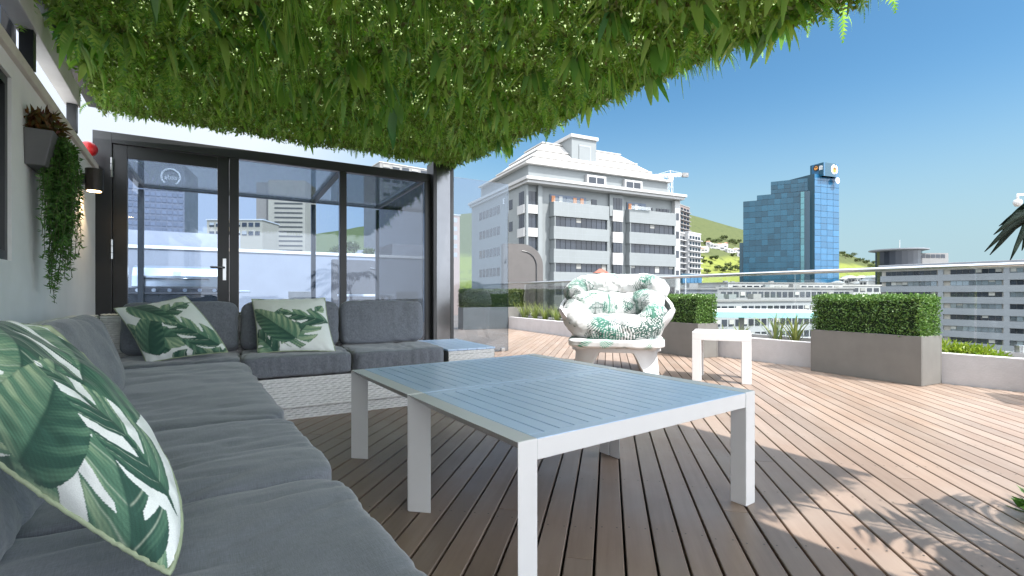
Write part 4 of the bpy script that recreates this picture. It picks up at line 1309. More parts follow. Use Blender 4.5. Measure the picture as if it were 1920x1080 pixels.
Vv, Ff = leaf_cloud(np.array(PP), np.array(DD_), rg.uniform(.018, .042, len(PP)), rg.uniform(.006, .012, len(PP)))
tp = strands.build('trailing_stems', M['stem'], wp); tp['kind'] = 'stuff'
o = obj('trailing_leaves', arr_mesh('trailing_leaves', Vv, Ff, M['trail']), tp); o['kind'] = 'stuff'

wl_u = at(150, 330, 4.05).dot(UU)
lamp = thing('wall_lamp', 'dark cylindrical wall lamp glowing warm downwards beside the glass room', 'lamp', uv(wl_u, WV, 1.74), UA)
MB().tube([(.085, .07, .0), (.085, .07, .19)], .062, 24).build('shade', mat('bronze_shade', (0.05, 0.042, 0.038), .4, metal=.5), lamp, bevel=.004)
MB().box(.001, .03, .04, .10, .05, .14).build('bracket', M['black_metal'], lamp)
MB().disc((.085, .07, -.003), .048, (0, 0, 1), .004).build('lens', M['lamp_glow'], lamp)
ll = bpy.data.lights.new('wall_lamp_light', 'SPOT'); ll.energy = 3; ll.color = (1, .7, .38); ll.spot_size = R(110); ll.shadow_soft_size = .04
llo = bpy.data.objects.new('wall_lamp_light', ll); COL.objects.link(llo); llo.parent = lamp; llo.location = (.085, .07, -.012)

p = at(165, 279, 4.52)
sr = thing('alarm_siren', 'red round alarm siren on the corner of the house wall', 'alarm', (p.x, p.y, p.z), 0)
m = MB(); m.tube([Vector((0, 0, 0)) + Vector((.25, -.5, -.05)).normalized() * k for k in (-.05, -.03, .0, .04, .062)], [.052, .068, .070, .060, .03], 24)
m.build('dome', M['red'], sr, smooth=True)
MB().tube([(-.02, .04, 0), (-.10, .17, -.14)], .018, 8).build('bracket', M['white_alu'], sr)

# ================================================================== PLANTS AT THE PARAPET
def blades(name, label, cat, loc, n, L, w, spread, m_, seed, group=None, lean=(0, 0)):
    rg = np.random.default_rng(seed); VV_, FF_ = [], []; base = 0
    for i in range(n):
        az = rg.uniform(0, 2*math.pi); ln = L * rg.uniform(.55, 1.1); sp = spread * rg.uniform(.2, 1) * ln
        h = np.array([math.cos(az), math.sin(az), 0]); side = np.array([-math.sin(az), math.cos(az), 0]); b0 = rg.normal(size=3) * .025; b0[2] = 0
        m = 5
        for k in range(m + 1):
            t = k / m
            p = b0 + h * sp * t ** 1.4 + np.array([lean[0] * t, lean[1] * t, ln * (t - .32 * t * t * spread)])
            ww = w * (1 - t ** 1.6) * .5 + .0006
            VV_ += [p - side * ww, p + np.array([0, 0, -ww * .5]), p + side * ww]
        for k in range(m):
            FF_ += [[base+3*k, base+3*k+1, base+3*k+4, base+3*k+3], [base+3*k+1, base+3*k+2, base+3*k+5, base+3*k+4]]
        base += 3 * (m + 1)
    o = obj(name, arr_mesh(name, np.array(VV_), np.array(FF_), m_), loc=loc)
    return tag(o, label, cat, group)
def soilpt(px, dd=.27):
    """point in the soil bed seen in pixel column px"""
    k = (px - CX) / FPX
    L_ = offset_line(KERB, dd)
    for a, b in zip(L_, L_[1:]):
        fa, fb = a.x - k * a.y, b.x - k * b.y
        if fa * fb <= 0:
            t = fa / (fa - fb); q = a + (b - a) * t
            return Vector((q.x, q.y, .21))
    return L_[-1]
where = ['beside the rounded screen', 'next to the rounded screen, second in the row', 'third in the row from the rounded screen', 'fourth in the row from the rounded screen', 'just left of the armchair']
for i, px in enumerate((966, 984, 1003, 1022, 1044)):
    blades('ornamental_grass', 'pale green grass tuft in the planter wall ' + where[i], 'plant', soilpt(px), 70, .62 - .03 * i, .013, .7, M['grass_leaf'], 40 + i, 'grass tufts in the planter wall')
for i, (px, L, lab) in enumerate(((1385, .30, 'small spiky plant behind the white side table'), (1455, .52, 'spiky green agave between side table and the long hedge planter'), (1492, .56, 'tall striped spiky agave beside the long hedge planter'), (1352, .26, 'low spiky plant next to the half hidden hedge planter'))):
    blades('spiky_plant', lab, 'plant', soilpt(px), 20, L, .028, .75, M['agave'], 60 + i, 'spiky plants in the planter wall')
def bush(name, label, loc, rx, ry, rz_, n, L, w, m_, seed, cat='plant', group=None):
    rg = np.random.default_rng(seed)
    d = rg.normal(size=(n, 3)); d /= np.linalg.norm(d, axis=1, keepdims=True); d[:, 2] = np.abs(d[:, 2])
    r = rg.uniform(.35, 1, n) ** .6
    P = d * r[:, None] * np.array([rx, ry, rz_])
    D = d + rg.normal(size=(n, 3)) * .6; D[:, 2] += .3
    Vv, Ff = leaf_cloud(P, D, rg.uniform(.6, 1.2, n) * L, rg.uniform(.7, 1.2, n) * w)
    o = obj(name, arr_mesh(name, Vv, Ff, m_), loc=loc)
    return tag(o, label, cat, group)
for i, (px, lab) in enumerate(((1780, 'yellow green succulent right behind the hedge planter corner'), (1812, 'yellow green succulent in the middle of the bed right of the hedge planter'), (1845, 'yellow green succulent at the right end of the bed, next to bare kerb'))):
    bush('succulent', lab, soilpt(px, .24), .16, .16, .17 - .02 * i, 420, .06, .018, M['lime'], 70 + i, group='succulents in the planter wall')

# potted palm at the right edge: shades the deck, its leaf tips reach into the picture
pp = thing('potted_palm', 'dark leaved potted palm at the right edge with leaves reaching into view', 'plant', (2.52, .95, 0))
MB().lathe([(.15, 0), (.20, .02), (.24, .42), (.245, .45), (.21, .45), (.205, .40)], 28).build('pot', M['planter'], pp, smooth=False)
MB().tube([(0, 0, .38), (.02, -.02, .7), (-.01, -.05, 1.0)], [.035, .03, .02], 8).build('trunk', M['bark'], pp, smooth=True)
def frond(base_, tip, droop, nl, ll_, w, seed):
    rg = np.random.default_rng(seed); base_ = np.array(base_, float); tip = np.array(tip, float); VV_, FF_ = [], []; b = 0
    d = tip - base_
    side = np.cross(d, [0, 0, 1]); side /= np.linalg.norm(side)
    pts_ = [base_ + d * t + np.array([0, 0, droop * 4 * t * (1 - t) * .5 - droop * t * t * .4]) for t in np.linspace(0, 1, 13)]
    for i in range(nl):
        t = .18 + .82 * i / (nl - 1)
        k = min(int(t * 12), 11); f = t * 12 - k; p = pts_[k] * (1 - f) + pts_[k+1] * f; dd = pts_[k+1] - pts_[k]; dd = dd / np.linalg.norm(dd)
        for sg in (-1, 1):
            l_ = ll_ * (1 - .55 * t) * rg.uniform(.85, 1.1)
            v = side * sg * .75 + dd * .65 + np.array([0, 0, rg.uniform(-.35, .0)]); v /= np.linalg.norm(v)
            e = p + v * l_ + np.array([0, 0, -.22 * l_])
            mid_ = p + v * l_ * .5 + np.array([0, 0, .02])
            s2 = np.cross(v, [0, 0, 1]); s2 /= np.linalg.norm(s2) + 1e-6
            VV_ += [p, mid_ - s2 * w / 2, e, mid_ + s2 * w / 2]; FF_.append([b, b+1, b+2, b+3]); b += 4
    return arr_mesh('frond', np.array(VV_), np.array(FF_), M['frond']), pts_
FR = [((-.85, -.30, 1.30), .35), ((-.75, -.65, 1.45), .4), ((-.45, -.8, 1.6), .4), ((-.80, .0, 1.05), .3), ((-.15, -.85, 1.5), .4), ((.5, -.7, 1.5), .4), ((.75, -.1, 1.5), .4), ((.45, .35, 1.5), .4), ((-.1, .45, 1.45), .4), ((-.3, -.4, 1.75), .3), ((-.65, -.45, .85), .3), ((-.55, .25, 1.4), .3), ((-.9, -.5, 1.1), .3), ((-.5, .1, .95), .25)]
for i, (tip, dr) in enumerate(FR):
    me, pts_ = frond((0, -.05, .95), tip, dr, 26, .42, .026, 90 + i)
    o = obj('frond', me, pp)
    MB().tube([tuple(q) for q in pts_], .006, 5).build('stalk', M['stem'], o)
# the fan of broad leaves seen against the sky
VV_, FF_, b = [], [], 0
FK = 1.5 / 2.35
root = at(1945, 398, 1.5)
for (tx, ty, dd_, w) in ((1845, 472, 2.30, .028), (1855, 478, 2.38, .030), (1862, 440, 2.26, .030), (1872, 424, 2.40, .026), (1893, 488, 2.28, .032), (1898, 400, 2.42, .028), (1915, 470, 2.36, .03)):
    e = at(tx, ty, dd_ * FK); w *= FK; mid_ = (root + e) / 2 + Vector((0, 0, .022))
    s2 = (e - root).cross(Vector((0, 1, .3))).normalized()
    P_ = [root, root.lerp(mid_, .6) + s2 * w * .5, mid_ + s2 * w * .62, mid_.lerp(e, .6) + s2 * w * .35, e, mid_.lerp(e, .6) - s2 * w * .35, mid_ - s2 * w * .62, root.lerp(mid_, .6) - s2 * w * .5]
    VV_ += [tuple(q - pp.location) for q in P_]; FF_.append([b + k for k in range(8)]); b += 8
o = obj('leaf_fan', arr_mesh('leaf_fan', np.array(VV_), np.array(FF_), M['frond']), pp)
md = o.modifiers.new('thick', 'SOLIDIFY'); md.thickness = .003
MB().tube([(0, -.05, .95), tuple((Vector((0, -.05, .95)) + (root - pp.location)) / 2 + Vector((0, 0, .12))), tuple(root - pp.location)], .008, 6).build('stalk', M['stem'], o)
bush('ground_cover', 'small green leafy plant at the right edge of the deck', (2.07, 1.74, 0), .15, .15, .13, 220, .07, .022, M['trail'], 77)

# dome camera on a bracket
dc = thing('dome_camera', 'small white dome camera on a bracket at the right edge', 'camera', (4.98, 4.36, .30))
MB().tube([(0, 0, 0), (0, 0, 1.46)], .022, 10).build('pole', M['white_alu'], dc, smooth=True)
q = at(1908, 381, 4.36) - Vector((4.98, 4.36, .30))
MB().tube([(0, 0, 1.45), (q.x, q.y, 1.45), (q.x, q.y, q.z + .03)], .011, 8).build('bracket', M['white_alu'], dc, smooth=True)
MB().lathe([(.004, -.032), (.02, -.026), (.030, -.006), (.032, .01), (.026, .03)], 20, tuple(q)).build('dome', M['white_plastic'], dc, smooth=True)

# ================================================================== BEHIND THE GLASS ROOM AND SCREEN
bq = thing('gas_barbecue', 'stainless gas barbecue standing behind the glass door', 'barbecue', (-5.55, 7.0, 0), EA)
st = M['steel']
MB().box(-.05, 1.15, -.02, .52, .12, .86).build('cabinet', M['black_metal'], bq, bevel=.01)
m = MB(); pr = [(-.02, .95), (.0, 1.12), (.09, 1.24), (.24, 1.28), (.42, 1.24), (.50, 1.12), (.50, .95)]
m.v = [(.0, y, z) for y, z in pr] + [(1.10, y, z) for y, z in pr]; k = len(pr)
m.f = [tuple(range(k)), tuple(range(2*k - 1, k - 1, -1))] + [(i, i + k, (i+1) % k + k, (i+1) % k) for i in range(k)]
m.build('hood', st, bq, bevel=.012)
MB().tube([(.15, -.03, 1.08), (.15, -.08, 1.08), (.95, -.08, 1.08), (.95, -.03, 1.08)], .014, 8).build('handle', M['black_gloss'], bq, smooth=True)
MB().box(-.04, 1.14, -.045, .5, .865, .945).build('control_panel', mat('dark_steel', (0.08, .08, .085), .3, metal=.8), bq, bevel=.006)
for i in range(6):
    MB().disc((.08 + .19 * i, -.06, .905), .027, (0, 1, 0), .03, 16).build('knob', st, bq)
MB().box(.50, .60, -.025, -.018, 1.13, 1.19).build('thermometer', M['white_alu'], bq)
for x in (-.42, 1.16):
    MB().box(x, x + .36, 0, .48, .87, .90).build('side_shelf', st, bq, bevel=.005)
for x in (0, 1.06):
    for y in (.02, .44):
        MB().box(x, x + .05, y, y + .05, 0, .12).build('leg', M['black_metal'], bq)

# patio chairs and table on the far deck, behind the glass
def dark_chair(label, loc, rz):
    t = thing('patio_chair', label, 'chair', loc, rz, 'dark patio chairs behind the glass')
    d = M['planter']
    MB().box(-.24, .24, -.24, .24, .42, .46).build('seat', d, t, bevel=.008)
    MB().box(-.24, .24, .22, .26, .46, .90).build('backrest', d, t, bevel=.008)
    for x in (-.22, .18):
        for y in (-.22, .19):
            MB().box(x, x + .035, y, y + .035, 0, .42).build('leg', d, t)
    return t
dark_chair('dark patio chair behind the glass, left of the white table', (-4.05, 9.4, 0), R(40))
dark_chair('dark patio chair behind the glass, right of the white table', (-1.75, 10.1, 0), R(-50))
tb_ = thing('white_bar_table', 'white framed table seen through the glass room', 'table', (-2.7, 9.6, 0), EA)
MB().box(-.7, .7, -.35, .35, .80, .84).build('top', M['white_alu'], tb_, bevel=.004)
for x in (-.66, .60):
    for y in (-.31, .25):
        MB().box(x, x + .06, y, y + .06, 0, .80).build('leg', M['white_alu'], tb_)

rw = thing('roof_wall', 'grey rendered roof parapet wall beyond the glass room', 'wall', (-9.9, 11.0, 0), EA)
MB().box(-4, 8.0, 0, .3, -.08, 1.95).build('wall_face', mat('pale_grey_render', (0.24, 0.245, 0.26), .85, var=.08, scale=1.5, bump=.1, bscale=40), rw)
MB().box(-4, 8.05, -.03, .33, 1.951, 2.03).build('coping', M['coping'], rw)
MB().box(.5, 3.2, .6, 2.5, -.08, 2.45).build('plant_room', mat('mid_grey_render', (0.30, 0.30, 0.32), .85, var=.1), rw)

def rounded_screen(label, loc, rz, L=1.15, H=2.30, rad=.62):
    t = thing('rounded_screen', label, 'screen', loc, rz, 'rounded dark screens on the roof')
    def outline(inset):
        r = rad - inset; pts_ = [(-L + inset, 0), (-inset, 0)]
        for k in range(11):
            a = R(9 * k); pts_.append((-rad + (rad - inset) * math.cos(a), H - rad + (rad - inset) * math.sin(a)))
        pts_.append((-L + inset, H - inset)); return pts_
    m = MB(); pl = outline(0); k = len(pl)
    m.v = [(x, 0, z) for x, z in pl] + [(x, .30, z) for x, z in pl]
    m.f = [tuple(range(k)), tuple(range(2*k-1, k-1, -1))] + [(i, i + k, (i+1) % k + k, (i+1) % k) for i in range(k)]
    m.build('panel', mat('taupe_panel', (0.085, 0.078, 0.075), .6, var=.1), t)
    ol = outline(.20)[1:-1]
    MB().tube([(x, -.004, z) for x, z in ol], .016, 6).build('trim_line', M['black_metal'], t)
    return t
rounded_screen('dark taupe screen with rounded top corner beside the grass tufts', (.88, 13.6, -.05), R(14))
rounded_screen('dark taupe rounded screen seen through the glass room', (-3.15, 12.4, -.05), R(26), 1.4, 1.75, .5)

h3 = dup(h2, (-1.15, 11.3, 0), R(25), 'charcoal hedge planter seen through the glass screen'); h3.scale = (1.6, 1, 1.15)
for ch in h3.children_recursive:
    if ch.name.startswith('leaves'): ch.material_slots[0].link = 'OBJECT'; ch.material_slots[0].material = M['tree_leaf']  # shade put into the colour: darker leaves swapped in for this hedge

# tree beyond the roof wall
def tree(label, loc, h, r, seed, n=2600, leaf=.16, name='tree', mat_=None, group=None, trunk=.12):
    t = thing(name, label, 'tree', loc, 0, group)
    rg = np.random.default_rng(seed)
    tr = MB(); tr.tube([(0, 0, 0), (.02 * h, 0, h * .35), (0, .02 * h, h * .6), (.01 * h, 0, h * .8)], [trunk, trunk * .8, trunk * .5, trunk * .2], 8)
    cl = []
    for k in range(9):
        a = rg.uniform(0, 6.28); rr_ = r * rg.uniform(.3, .8); z = h * rg.uniform(.55, .95)
        c = np.array([math.cos(a) * rr_, math.sin(a) * rr_, z]); cl.append((c, r * rg.uniform(.28, .5)))
        tr.tube([(0, 0, h * rg.uniform(.35, .6)), tuple(c * np.array([.5, .5, .96])), tuple(c)], [trunk * .4, trunk * .25, trunk * .08], 5)
    tr.build('trunk', M['bark'], t, smooth=True)
    P = []
    for i in range(n):
        c, q = cl[rg.integers(0, len(cl))]
        d = rg.normal(size=3); d /= np.linalg.norm(d); P.append(c + d * q * rg.uniform(.3, 1) ** .5 * np.array([1, 1, .7]))
    P = np.array(P); D = rg.normal(size=(n, 3)); D[:, 2] -= .1
    Vv, Ff = leaf_cloud(P, D, rg.uniform(.7, 1.3, n) * leaf, rg.uniform(.4, .7, n) * leaf)
    o = obj('crown', arr_mesh('crown', Vv, Ff, mat_ or M['tree_leaf']), t); o['kind'] = 'stuff'
    return t
q = at(618, 551, 24)
tree('round tree behind the roof wall seen through the glass room', (q.x, q.y, -3.0), 6.4, 1.15, 21)
q = at(668, 551, 26)
tree('taller tree behind the roof wall next to the glass room side pane', (q.x, q.y, -3.0), 6.9, .95, 22)

# brown lantern roof peeking over the armchair
q = at(1126, 512, 10.2)
ln_ = thing('garden_lantern', 'brown pitched lantern cap peeking above the armchair cushion', 'lantern', (q.x, q.y, .0))
MB().tube([(0, 0, .0), (0, 0, q.z - .12)], .03, 8).build('post', M['black_metal'], ln_)
MB().frustum(-.09, .09, -.09, .09, q.z - .12, -.09, .09, -.09, .09, q.z - .001).build('lamp_box', M['planter'], ln_)
MB().frustum(-.15, .15, -.15, .15, q.z, -.03, .03, -.03, .03, q.z + .09).build('cap', mat('terracotta', (0.22, 0.07, 0.045), .7), ln_)

# turquoise roof slab on a post just outside the balustrade
q = at(1412, 584, 9.2)
aw = thing('turquoise_canopy', 'flat pale canopy with turquoise edge on a post beyond the balustrade', 'canopy', (q.x, q.y, -1.6), R(-14))
MB().box(-.85, 1.0, -.6, .6, 2.02, 2.12).build('slab', mat('turquoise_paint', (0.32, 0.62, 0.62), .5, var=.08), aw, bevel=.004)
MB().box(-.84, .99, -.59, .59, 2.121, 2.145).build('roof_sheet', M['white_wall'], aw)
MB().box(-.33, -.25, -.45, -.37, -3, 2.02).build('post', M['planter'], aw); MB().box(.15, .20, -.5, -.45, -3, 2.02).build('post', M['white_alu'], aw)

# ================================================================== CITY
GZ = -22.0
def bld(name, label, P0, ang, group=None):
    return thing(name, label, 'building', (P0[0], P0[1], GZ), ang, group)
def zz(z): return z - GZ
def facing(pxl, dl, pxr, dr):
    """left end point, angle and length of a facade from pixel column/depth to pixel column/depth"""
    a = Vector(((pxl - CX) / FPX * dl, dl, 0)); b = Vector(((pxr - CX) / FPX * dr, dr, 0))
    return a, math.atan2(b.y - a.y, b.x - a.x), (b - a).length
winmats = {}
RB = random.Random(4)
blind_m = mat('roller_blind', (0.30, 0.30, 0.285), .9, var=.1, rnd=.25)
def blind_mesh(w):
    k = ('blind', round(w, 2))
    if k not in winmats: winmats[k] = MB().box(0, w, 0, .015, 0, 1).mesh('blind', blind_m)
    return winmats[k]
def window_grid(root, mat_, x0, x1, nx, zs, h, y=-.03, dep=.06, gap=.12, side=None, yl=None, frame=None, name='window', blinds=0):
    """individual windows of a facade; side='left' puts them on the x=0 face, side='right' on x=yl face"""
    w = (x1 - x0) / nx
    key = (mat_.name, round(w * (1 - gap), 3), round(h, 3), dep, side, name)
    if key not in winmats:
        ww = w * (1 - gap)
        if side is None: winmats[key] = MB().box(0, ww, 0, dep, 0, h).mesh(name, mat_)
        else: winmats[key] = MB().box(0, dep, 0, ww, 0, h).mesh(name, mat_)
    me = winmats[key]
    for z in zs:
        for i in range(nx):
            xx = x0 + (i + gap / 2) * w
            loc = (xx, y, zz(z)) if side is None else ((y, xx, zz(z)) if side == 'left' else (yl - dep - y, xx, zz(z)))
            obj(name, me, root, loc=loc)
            if blinds and side is None and RB.random() < blinds:
                f = RB.uniform(.25, .8); o = obj('blind', blind_mesh(w * (1 - gap) * .96), root, loc=(xx + .02 * w, y - .02, zz(z) + h * (1 - f))); o.scale = (1, 1, h * f * .98)

grey_panel = mat('pale_grey_cladding', (0.175, 0.192, 0.198), .55, var=.06, scale=.4, bump=.05, bscale=4)
white_pan = mat('white_cladding', (0.36, 0.36, 0.36), .6, var=.05, scale=.6)
roof_white = mat('white_roof', (0.42, 0.41, 0.395), .6, var=.06, scale=.5)
wdark = mirror_glass('office_glass', (0.020, 0.026, 0.036), var=.5, rough=.05, metal=.0, spec=.45)
def joint_lines(root, x0, x1, y, z0, z1, dx=1.2, dz=1.2):
    m = MB()
    x = x0 + dx
    while x < x1 - .1:
        m.box(x - .012, x + .012, y - .008, y + .002, zz(z0), zz(z1)); x += dx
    z = z0 + dz
    while z < z1 - .1:
        m.box(x0, x1, y - .007, y + .002, zz(z) - .012, zz(z) + .012); z += dz
    if m.f: m.build('panel_joints', mat_joint, root)
mat_joint = mat('cladding_joint', (0.25, 0.27, 0.29), .8)

# ---- big grey office block with stepped white roofs
mb_ = bld('office_block', 'pale grey office block with stepped white roofs behind the glass screen', (2.28, 76.0), R(25.85))
m = MB().box(.0, 32.1, .6, 24, 0, zz(18.3)); m.build('wall', grey_panel, mb_)
# corner piers and white spandrels
rows5 = [15.1, 11.4, 7.7, 4.05, .35, -3.3, -7.0, -10.6]
[MB().box(q0, q1, 0, .598, 0, zz(18.3)).build('corner_pier', grey_panel, mb_) for q0, q1 in ((0, .35), (2.15, 2.9))]
for z in rows5:
    MB().box(.352, 2.148, .1, .598, zz(z - 1.4), zz(z)).build('spandrel', white_pan, mb_)
    MB().box(-.25, -.002, .4, 2.8, zz(z - 1.4), zz(z)).build('spandrel', white_pan, mb_)
window_grid(mb_, wdark, .40, 2.10, 2, rows5, 2.2, y=.5, dep=.08, gap=.06)
window_grid(mb_, wdark, .8, 2.6, 2, rows5, 2.2, y=-.05, dep=.06, gap=.06, side='left')
window_grid(mb_, wdark, 5, 6.4, 1, rows5, 1.6, y=-.05, dep=.06, gap=.06, side='left')
window_grid(mb_, wdark, 10, 20, 6, rows5, 1.5, y=-.05, dep=.06, gap=.25, side='left')
# projecting bays with strip windows
rowsB = [(13.40, 11.75), (9.70, 8.10), (5.85, 4.40), (2.1, .65), (-1.6, -3.1), (-5.3, -6.8), (-9, -10.5)]
for (x0, x1, yf, npn) in ((4.45, 15.4, -1.0, 10), (20.1, 31.0, -.6, 9)):
    tops = [15.75] + [b for a, b in rowsB]
    bots = [a for a, b in rowsB] + [GZ + .1]
    for zt, zb in zip(tops, bots):
        MB().box(x0, x1, yf, .598, zz(zb), zz(zt)).build('spandrel', grey_panel, mb_, bevel=.03)
        joint_lines(mb_, x0, x1, yf, zb, zt, 1.37, 1.0)
    for zt, zb in rowsB:
        [MB().box(q, q + .15, yf + .05, .598, zz(zb), zz(zt)).build('pier', grey_panel, mb_) for q in (x0 + .2, x1 - .35)]
    for zt, zb in rowsB:
        window_grid(mb_, wdark, x0 + .36, x1 - .36, npn, [zb + .02], zt - zb - .04, y=yf + .35, dep=.08, gap=.07, blinds=.1)
# balcony strip above the bays
orange = mat('orange_blind', (0.45, 0.20, 0.10), .8, var=.3); bluew = mat('balcony_dark', (0.06, 0.09, 0.14), .3)
for (x0, x1) in ((4.6, 11.6), (20.4, 24.6)):
    MB().box(x0, x1, .35, .59, zz(15.85), zz(17.15)).build('balcony_recess', bluew, mb_)
    for k in range(int((x1 - x0) / 1.4)):
        MB().box(x0 + .2 + 1.4 * k, x0 + .85 + 1.4 * k, .25, .34, zz(15.9), zz(16.9)).build('balcony_blind', (orange, white_pan, bluew, orange)[k % 4], mb_)
    MB().box(x0 - .1, x1 + .1, -.9, -.85, zz(15.76), zz(16.35)).build('balcony_glass', M['rail_glass'], mb_)
window_grid(mb_, wdark, 12.8, 14.0, 1, [15.9], 1.1, y=.5, dep=.08)
window_grid(mb_, wdark, 25.4, 26.4, 1, [15.5], 1.1, y=.5, dep=.08)
window_grid(mb_, wdark, 27.2, 30.4, 4, [15.3], 1.3, y=.5, dep=.08)
# white centre strip
MB().box(16.4, 19.4, .15, .598, zz(14.4), zz(18.2)).build('centre_frame', grey_panel, mb_)
for i, (zt, zb) in enumerate([(17.6, 15.6)] + rowsB):
    window_grid(mb_, wdark, 17.1, 19.1, 3, [zb], zt - zb, y=.10, dep=.1, gap=.06)
for zt, zb in zip([15.4] + [b - .1 for a, b in rowsB], [a + .1 for a, b in rowsB] + [GZ + .1]):
    MB().box(17.0, 19.2, .05, .598, zz(zb), zz(zt)).build('white_panel', white_pan, mb_)
MB().box(31.1, 32.4, -.2, .598, 0, zz(18.2)).build('end_strip', white_pan, mb_)
window_grid(mb_, wdark, 31.3, 32.1, 1, [14.6, 11.2, 7.6, 3.9, .2], 1.3, y=-.26, dep=.1)
MB().box(-.4, 32.6, -1.15, 24.2, zz(18.301), zz(18.75)).box(-.7, 32.9, -1.45, 24.4, zz(18.751), zz(19.25)).build('cornice', white_pan, mb_, bevel=.05)
# setback storey and white stepped hip roofs
MB().box(1.2, 31.0, 1.6, 22, zz(19.251), zz(21.9)).build('setback_storey', grey_panel, mb_)
def stepped(x0, x1, y0, y1, z, steps):
    r = MB().box(x0 - .5, x1 + .5, y0 - .5, y1 + .5, zz(z), zz(z + .3)).build('roof', roof_white, mb_)
    i0 = 0; zc = z + .301
    for (ins, h) in steps:
        MB().frustum(x0 + i0, x1 - i0, y0 + i0, y1 - i0, zz(zc), x0 + i0 + ins, x1 - i0 - ins, y0 + i0 + ins, y1 - i0 - ins, zz(zc + h)).build('roof_tier', roof_white, r)
        MB().box(x0 + i0 + ins - .25, x1 - i0 - ins + .25, y0 + i0 + ins - .25, y1 - i0 - ins + .25, zz(zc + h + .001), zz(zc + h + .22)).build('roof_lip', roof_white, r)
        i0 += ins; zc += h + .221
    return r
stepped(.9, 31.0, 1.3, 21, 21.901, ((2.4, 1.75), (1.9, 1.6), (2.2, 1.9)))
tw = MB().box(11.4, 16.7, 4.5, 14, zz(19.26), zz(28.6)).build('roof_tower', grey_panel, mb_, bevel=.04)
MB().box(11.1, 17.0, 4.2, 14.3, zz(28.601), zz(29.2)).build('tower_cap', white_pan, tw, bevel=.05)
MB().box(12.9, 15.2, 4.38, 4.498, zz(20.5), zz(27.2)).build('tower_panel', grey_panel, tw); MB().box(15.2, 15.45, 4.36, 4.498, zz(20.5), zz(27.2)).box(12.9, 15.45, 4.36, 4.498, zz(27.2), zz(27.5)).build('tower_groove', mat_joint, tw)
for x0 in (12.2, 20.3):
    d_ = MB().box(x0, x0 + 4.0, .9, 1.598, zz(19.252), zz(21.3)).build('dormer', white_pan, mb_)
    for k in range(2): MB().box(x0 + .35 + 1.7 * k, x0 + 1.85 + 1.7 * k, .86, .899, zz(19.7), zz(20.95)).build('dormer_window', wdark, d_)
def text(s, size, m_, parent, loc, rot, name='sign_text', ext=.02):
    c = bpy.data.curves.new(name, 'FONT'); c.body = s; c.size = size; c.extrude = ext; c.align_x = 'CENTER'; c.align_y = 'CENTER'
    c.materials.append(m_)
    t0 = bpy.data.objects.new(name, c)
    me = bpy.data.meshes.new_from_object(t0); bpy.data.objects.remove(t0)
    o = obj(name, me, parent, loc=loc); o.rotation_euler = rot
    return o
sign_white = mat('sign_white', (0.85, 0.85, 0.85), .5, var=.02)
text('E', 1.3, sign_white, mb_, (-.1, 8.3, zz(16.9)), (R(90), 0, R(-90)), ext=.05)

# ---- blue glass tower with round emblem signs
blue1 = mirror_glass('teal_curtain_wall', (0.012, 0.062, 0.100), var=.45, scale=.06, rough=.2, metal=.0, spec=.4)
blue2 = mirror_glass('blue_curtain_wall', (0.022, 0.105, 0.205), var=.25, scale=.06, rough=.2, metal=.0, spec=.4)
tealm = mirror_glass('teal_strip', (0.04, 0.14, 0.16), var=.4, scale=.1, rough=.15)
A, ang, Lf = facing(1393.5, 418, 1528, 392)
gt = bld('glass_tower', 'tall blue glass tower with stepped top and round emblem signs', A, ang)
def zt(py, d): return EYE + (HY - py) / FPX * d
core_m = mat('tower_mullion', (0.014, 0.05, 0.075), .35, var=.2)
def tower_face(x0, x1, z0, z1, y, m_, nx, nzf, name='curtain_panel'):
    h = (z1 - z0) / nzf
    window_grid(gt, m_, x0, x1, nx, [z0 + h * i + h * .06 for i in range(nzf)], h * .95, y=y, dep=.5, gap=.02, name=name)
ztop = zt(377, 415); zs1 = zt(365, 410); zs2 = zt(336, 400); zcr = zt(306, 392)
MB().box(0, Lf * .86, 0, 30, 0, zz(ztop)).box(Lf * .20, Lf * .86, 1.5, 30, zz(ztop) + .01, zz(zs1)).box(Lf * .40, Lf * .97, 3, 30, zz(zs1) + .01, zz(zs2)).build('core', core_m, gt)
MB().box(Lf * .861, Lf * .999, 1.2, 30, 0, zz(zs1)).build('recess', mat('dark_recess', (0.02, 0.06, 0.09), .3), gt)
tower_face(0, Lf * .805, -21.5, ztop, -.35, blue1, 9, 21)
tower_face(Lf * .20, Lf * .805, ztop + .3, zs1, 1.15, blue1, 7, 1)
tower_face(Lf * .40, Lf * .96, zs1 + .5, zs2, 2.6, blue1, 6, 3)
tower_face(Lf * .81, Lf * .86, -21.5, ztop + 4, -.6, tealm, 1, 22, 'teal_panel')
MB().box(-3.0, -.01, 1, 30, 0, zz(zt(455, 418))).build('side_block', core_m, gt)
# right hand shaft, turned towards the sun
B_pt, ang2, L2 = facing(1527, 391, 1573, 400)
sh = bpy.data.objects.new('shaft', MB().box(0, L2, .1, 26, 0, zz(zt(326, 392))).mesh('shaft', core_m)); COL.objects.link(sh); sh.parent = gt
rel_ = Matrix.Rotation(-ang, 4, 'Z') @ (B_pt - A); sh.location = (rel_.x, rel_.y, 0); sh.rotation_euler = (0, 0, ang2 - ang)
nzf = 24; h = (zt(326, 392) - (-21.5)) / nzf
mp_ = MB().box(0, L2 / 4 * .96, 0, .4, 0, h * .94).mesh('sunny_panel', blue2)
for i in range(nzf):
    for k in range(4): obj('sunny_panel', mp_, sh, loc=(L2 / 4 * k + .1, -.25, zz(-21.5 + h * i)))
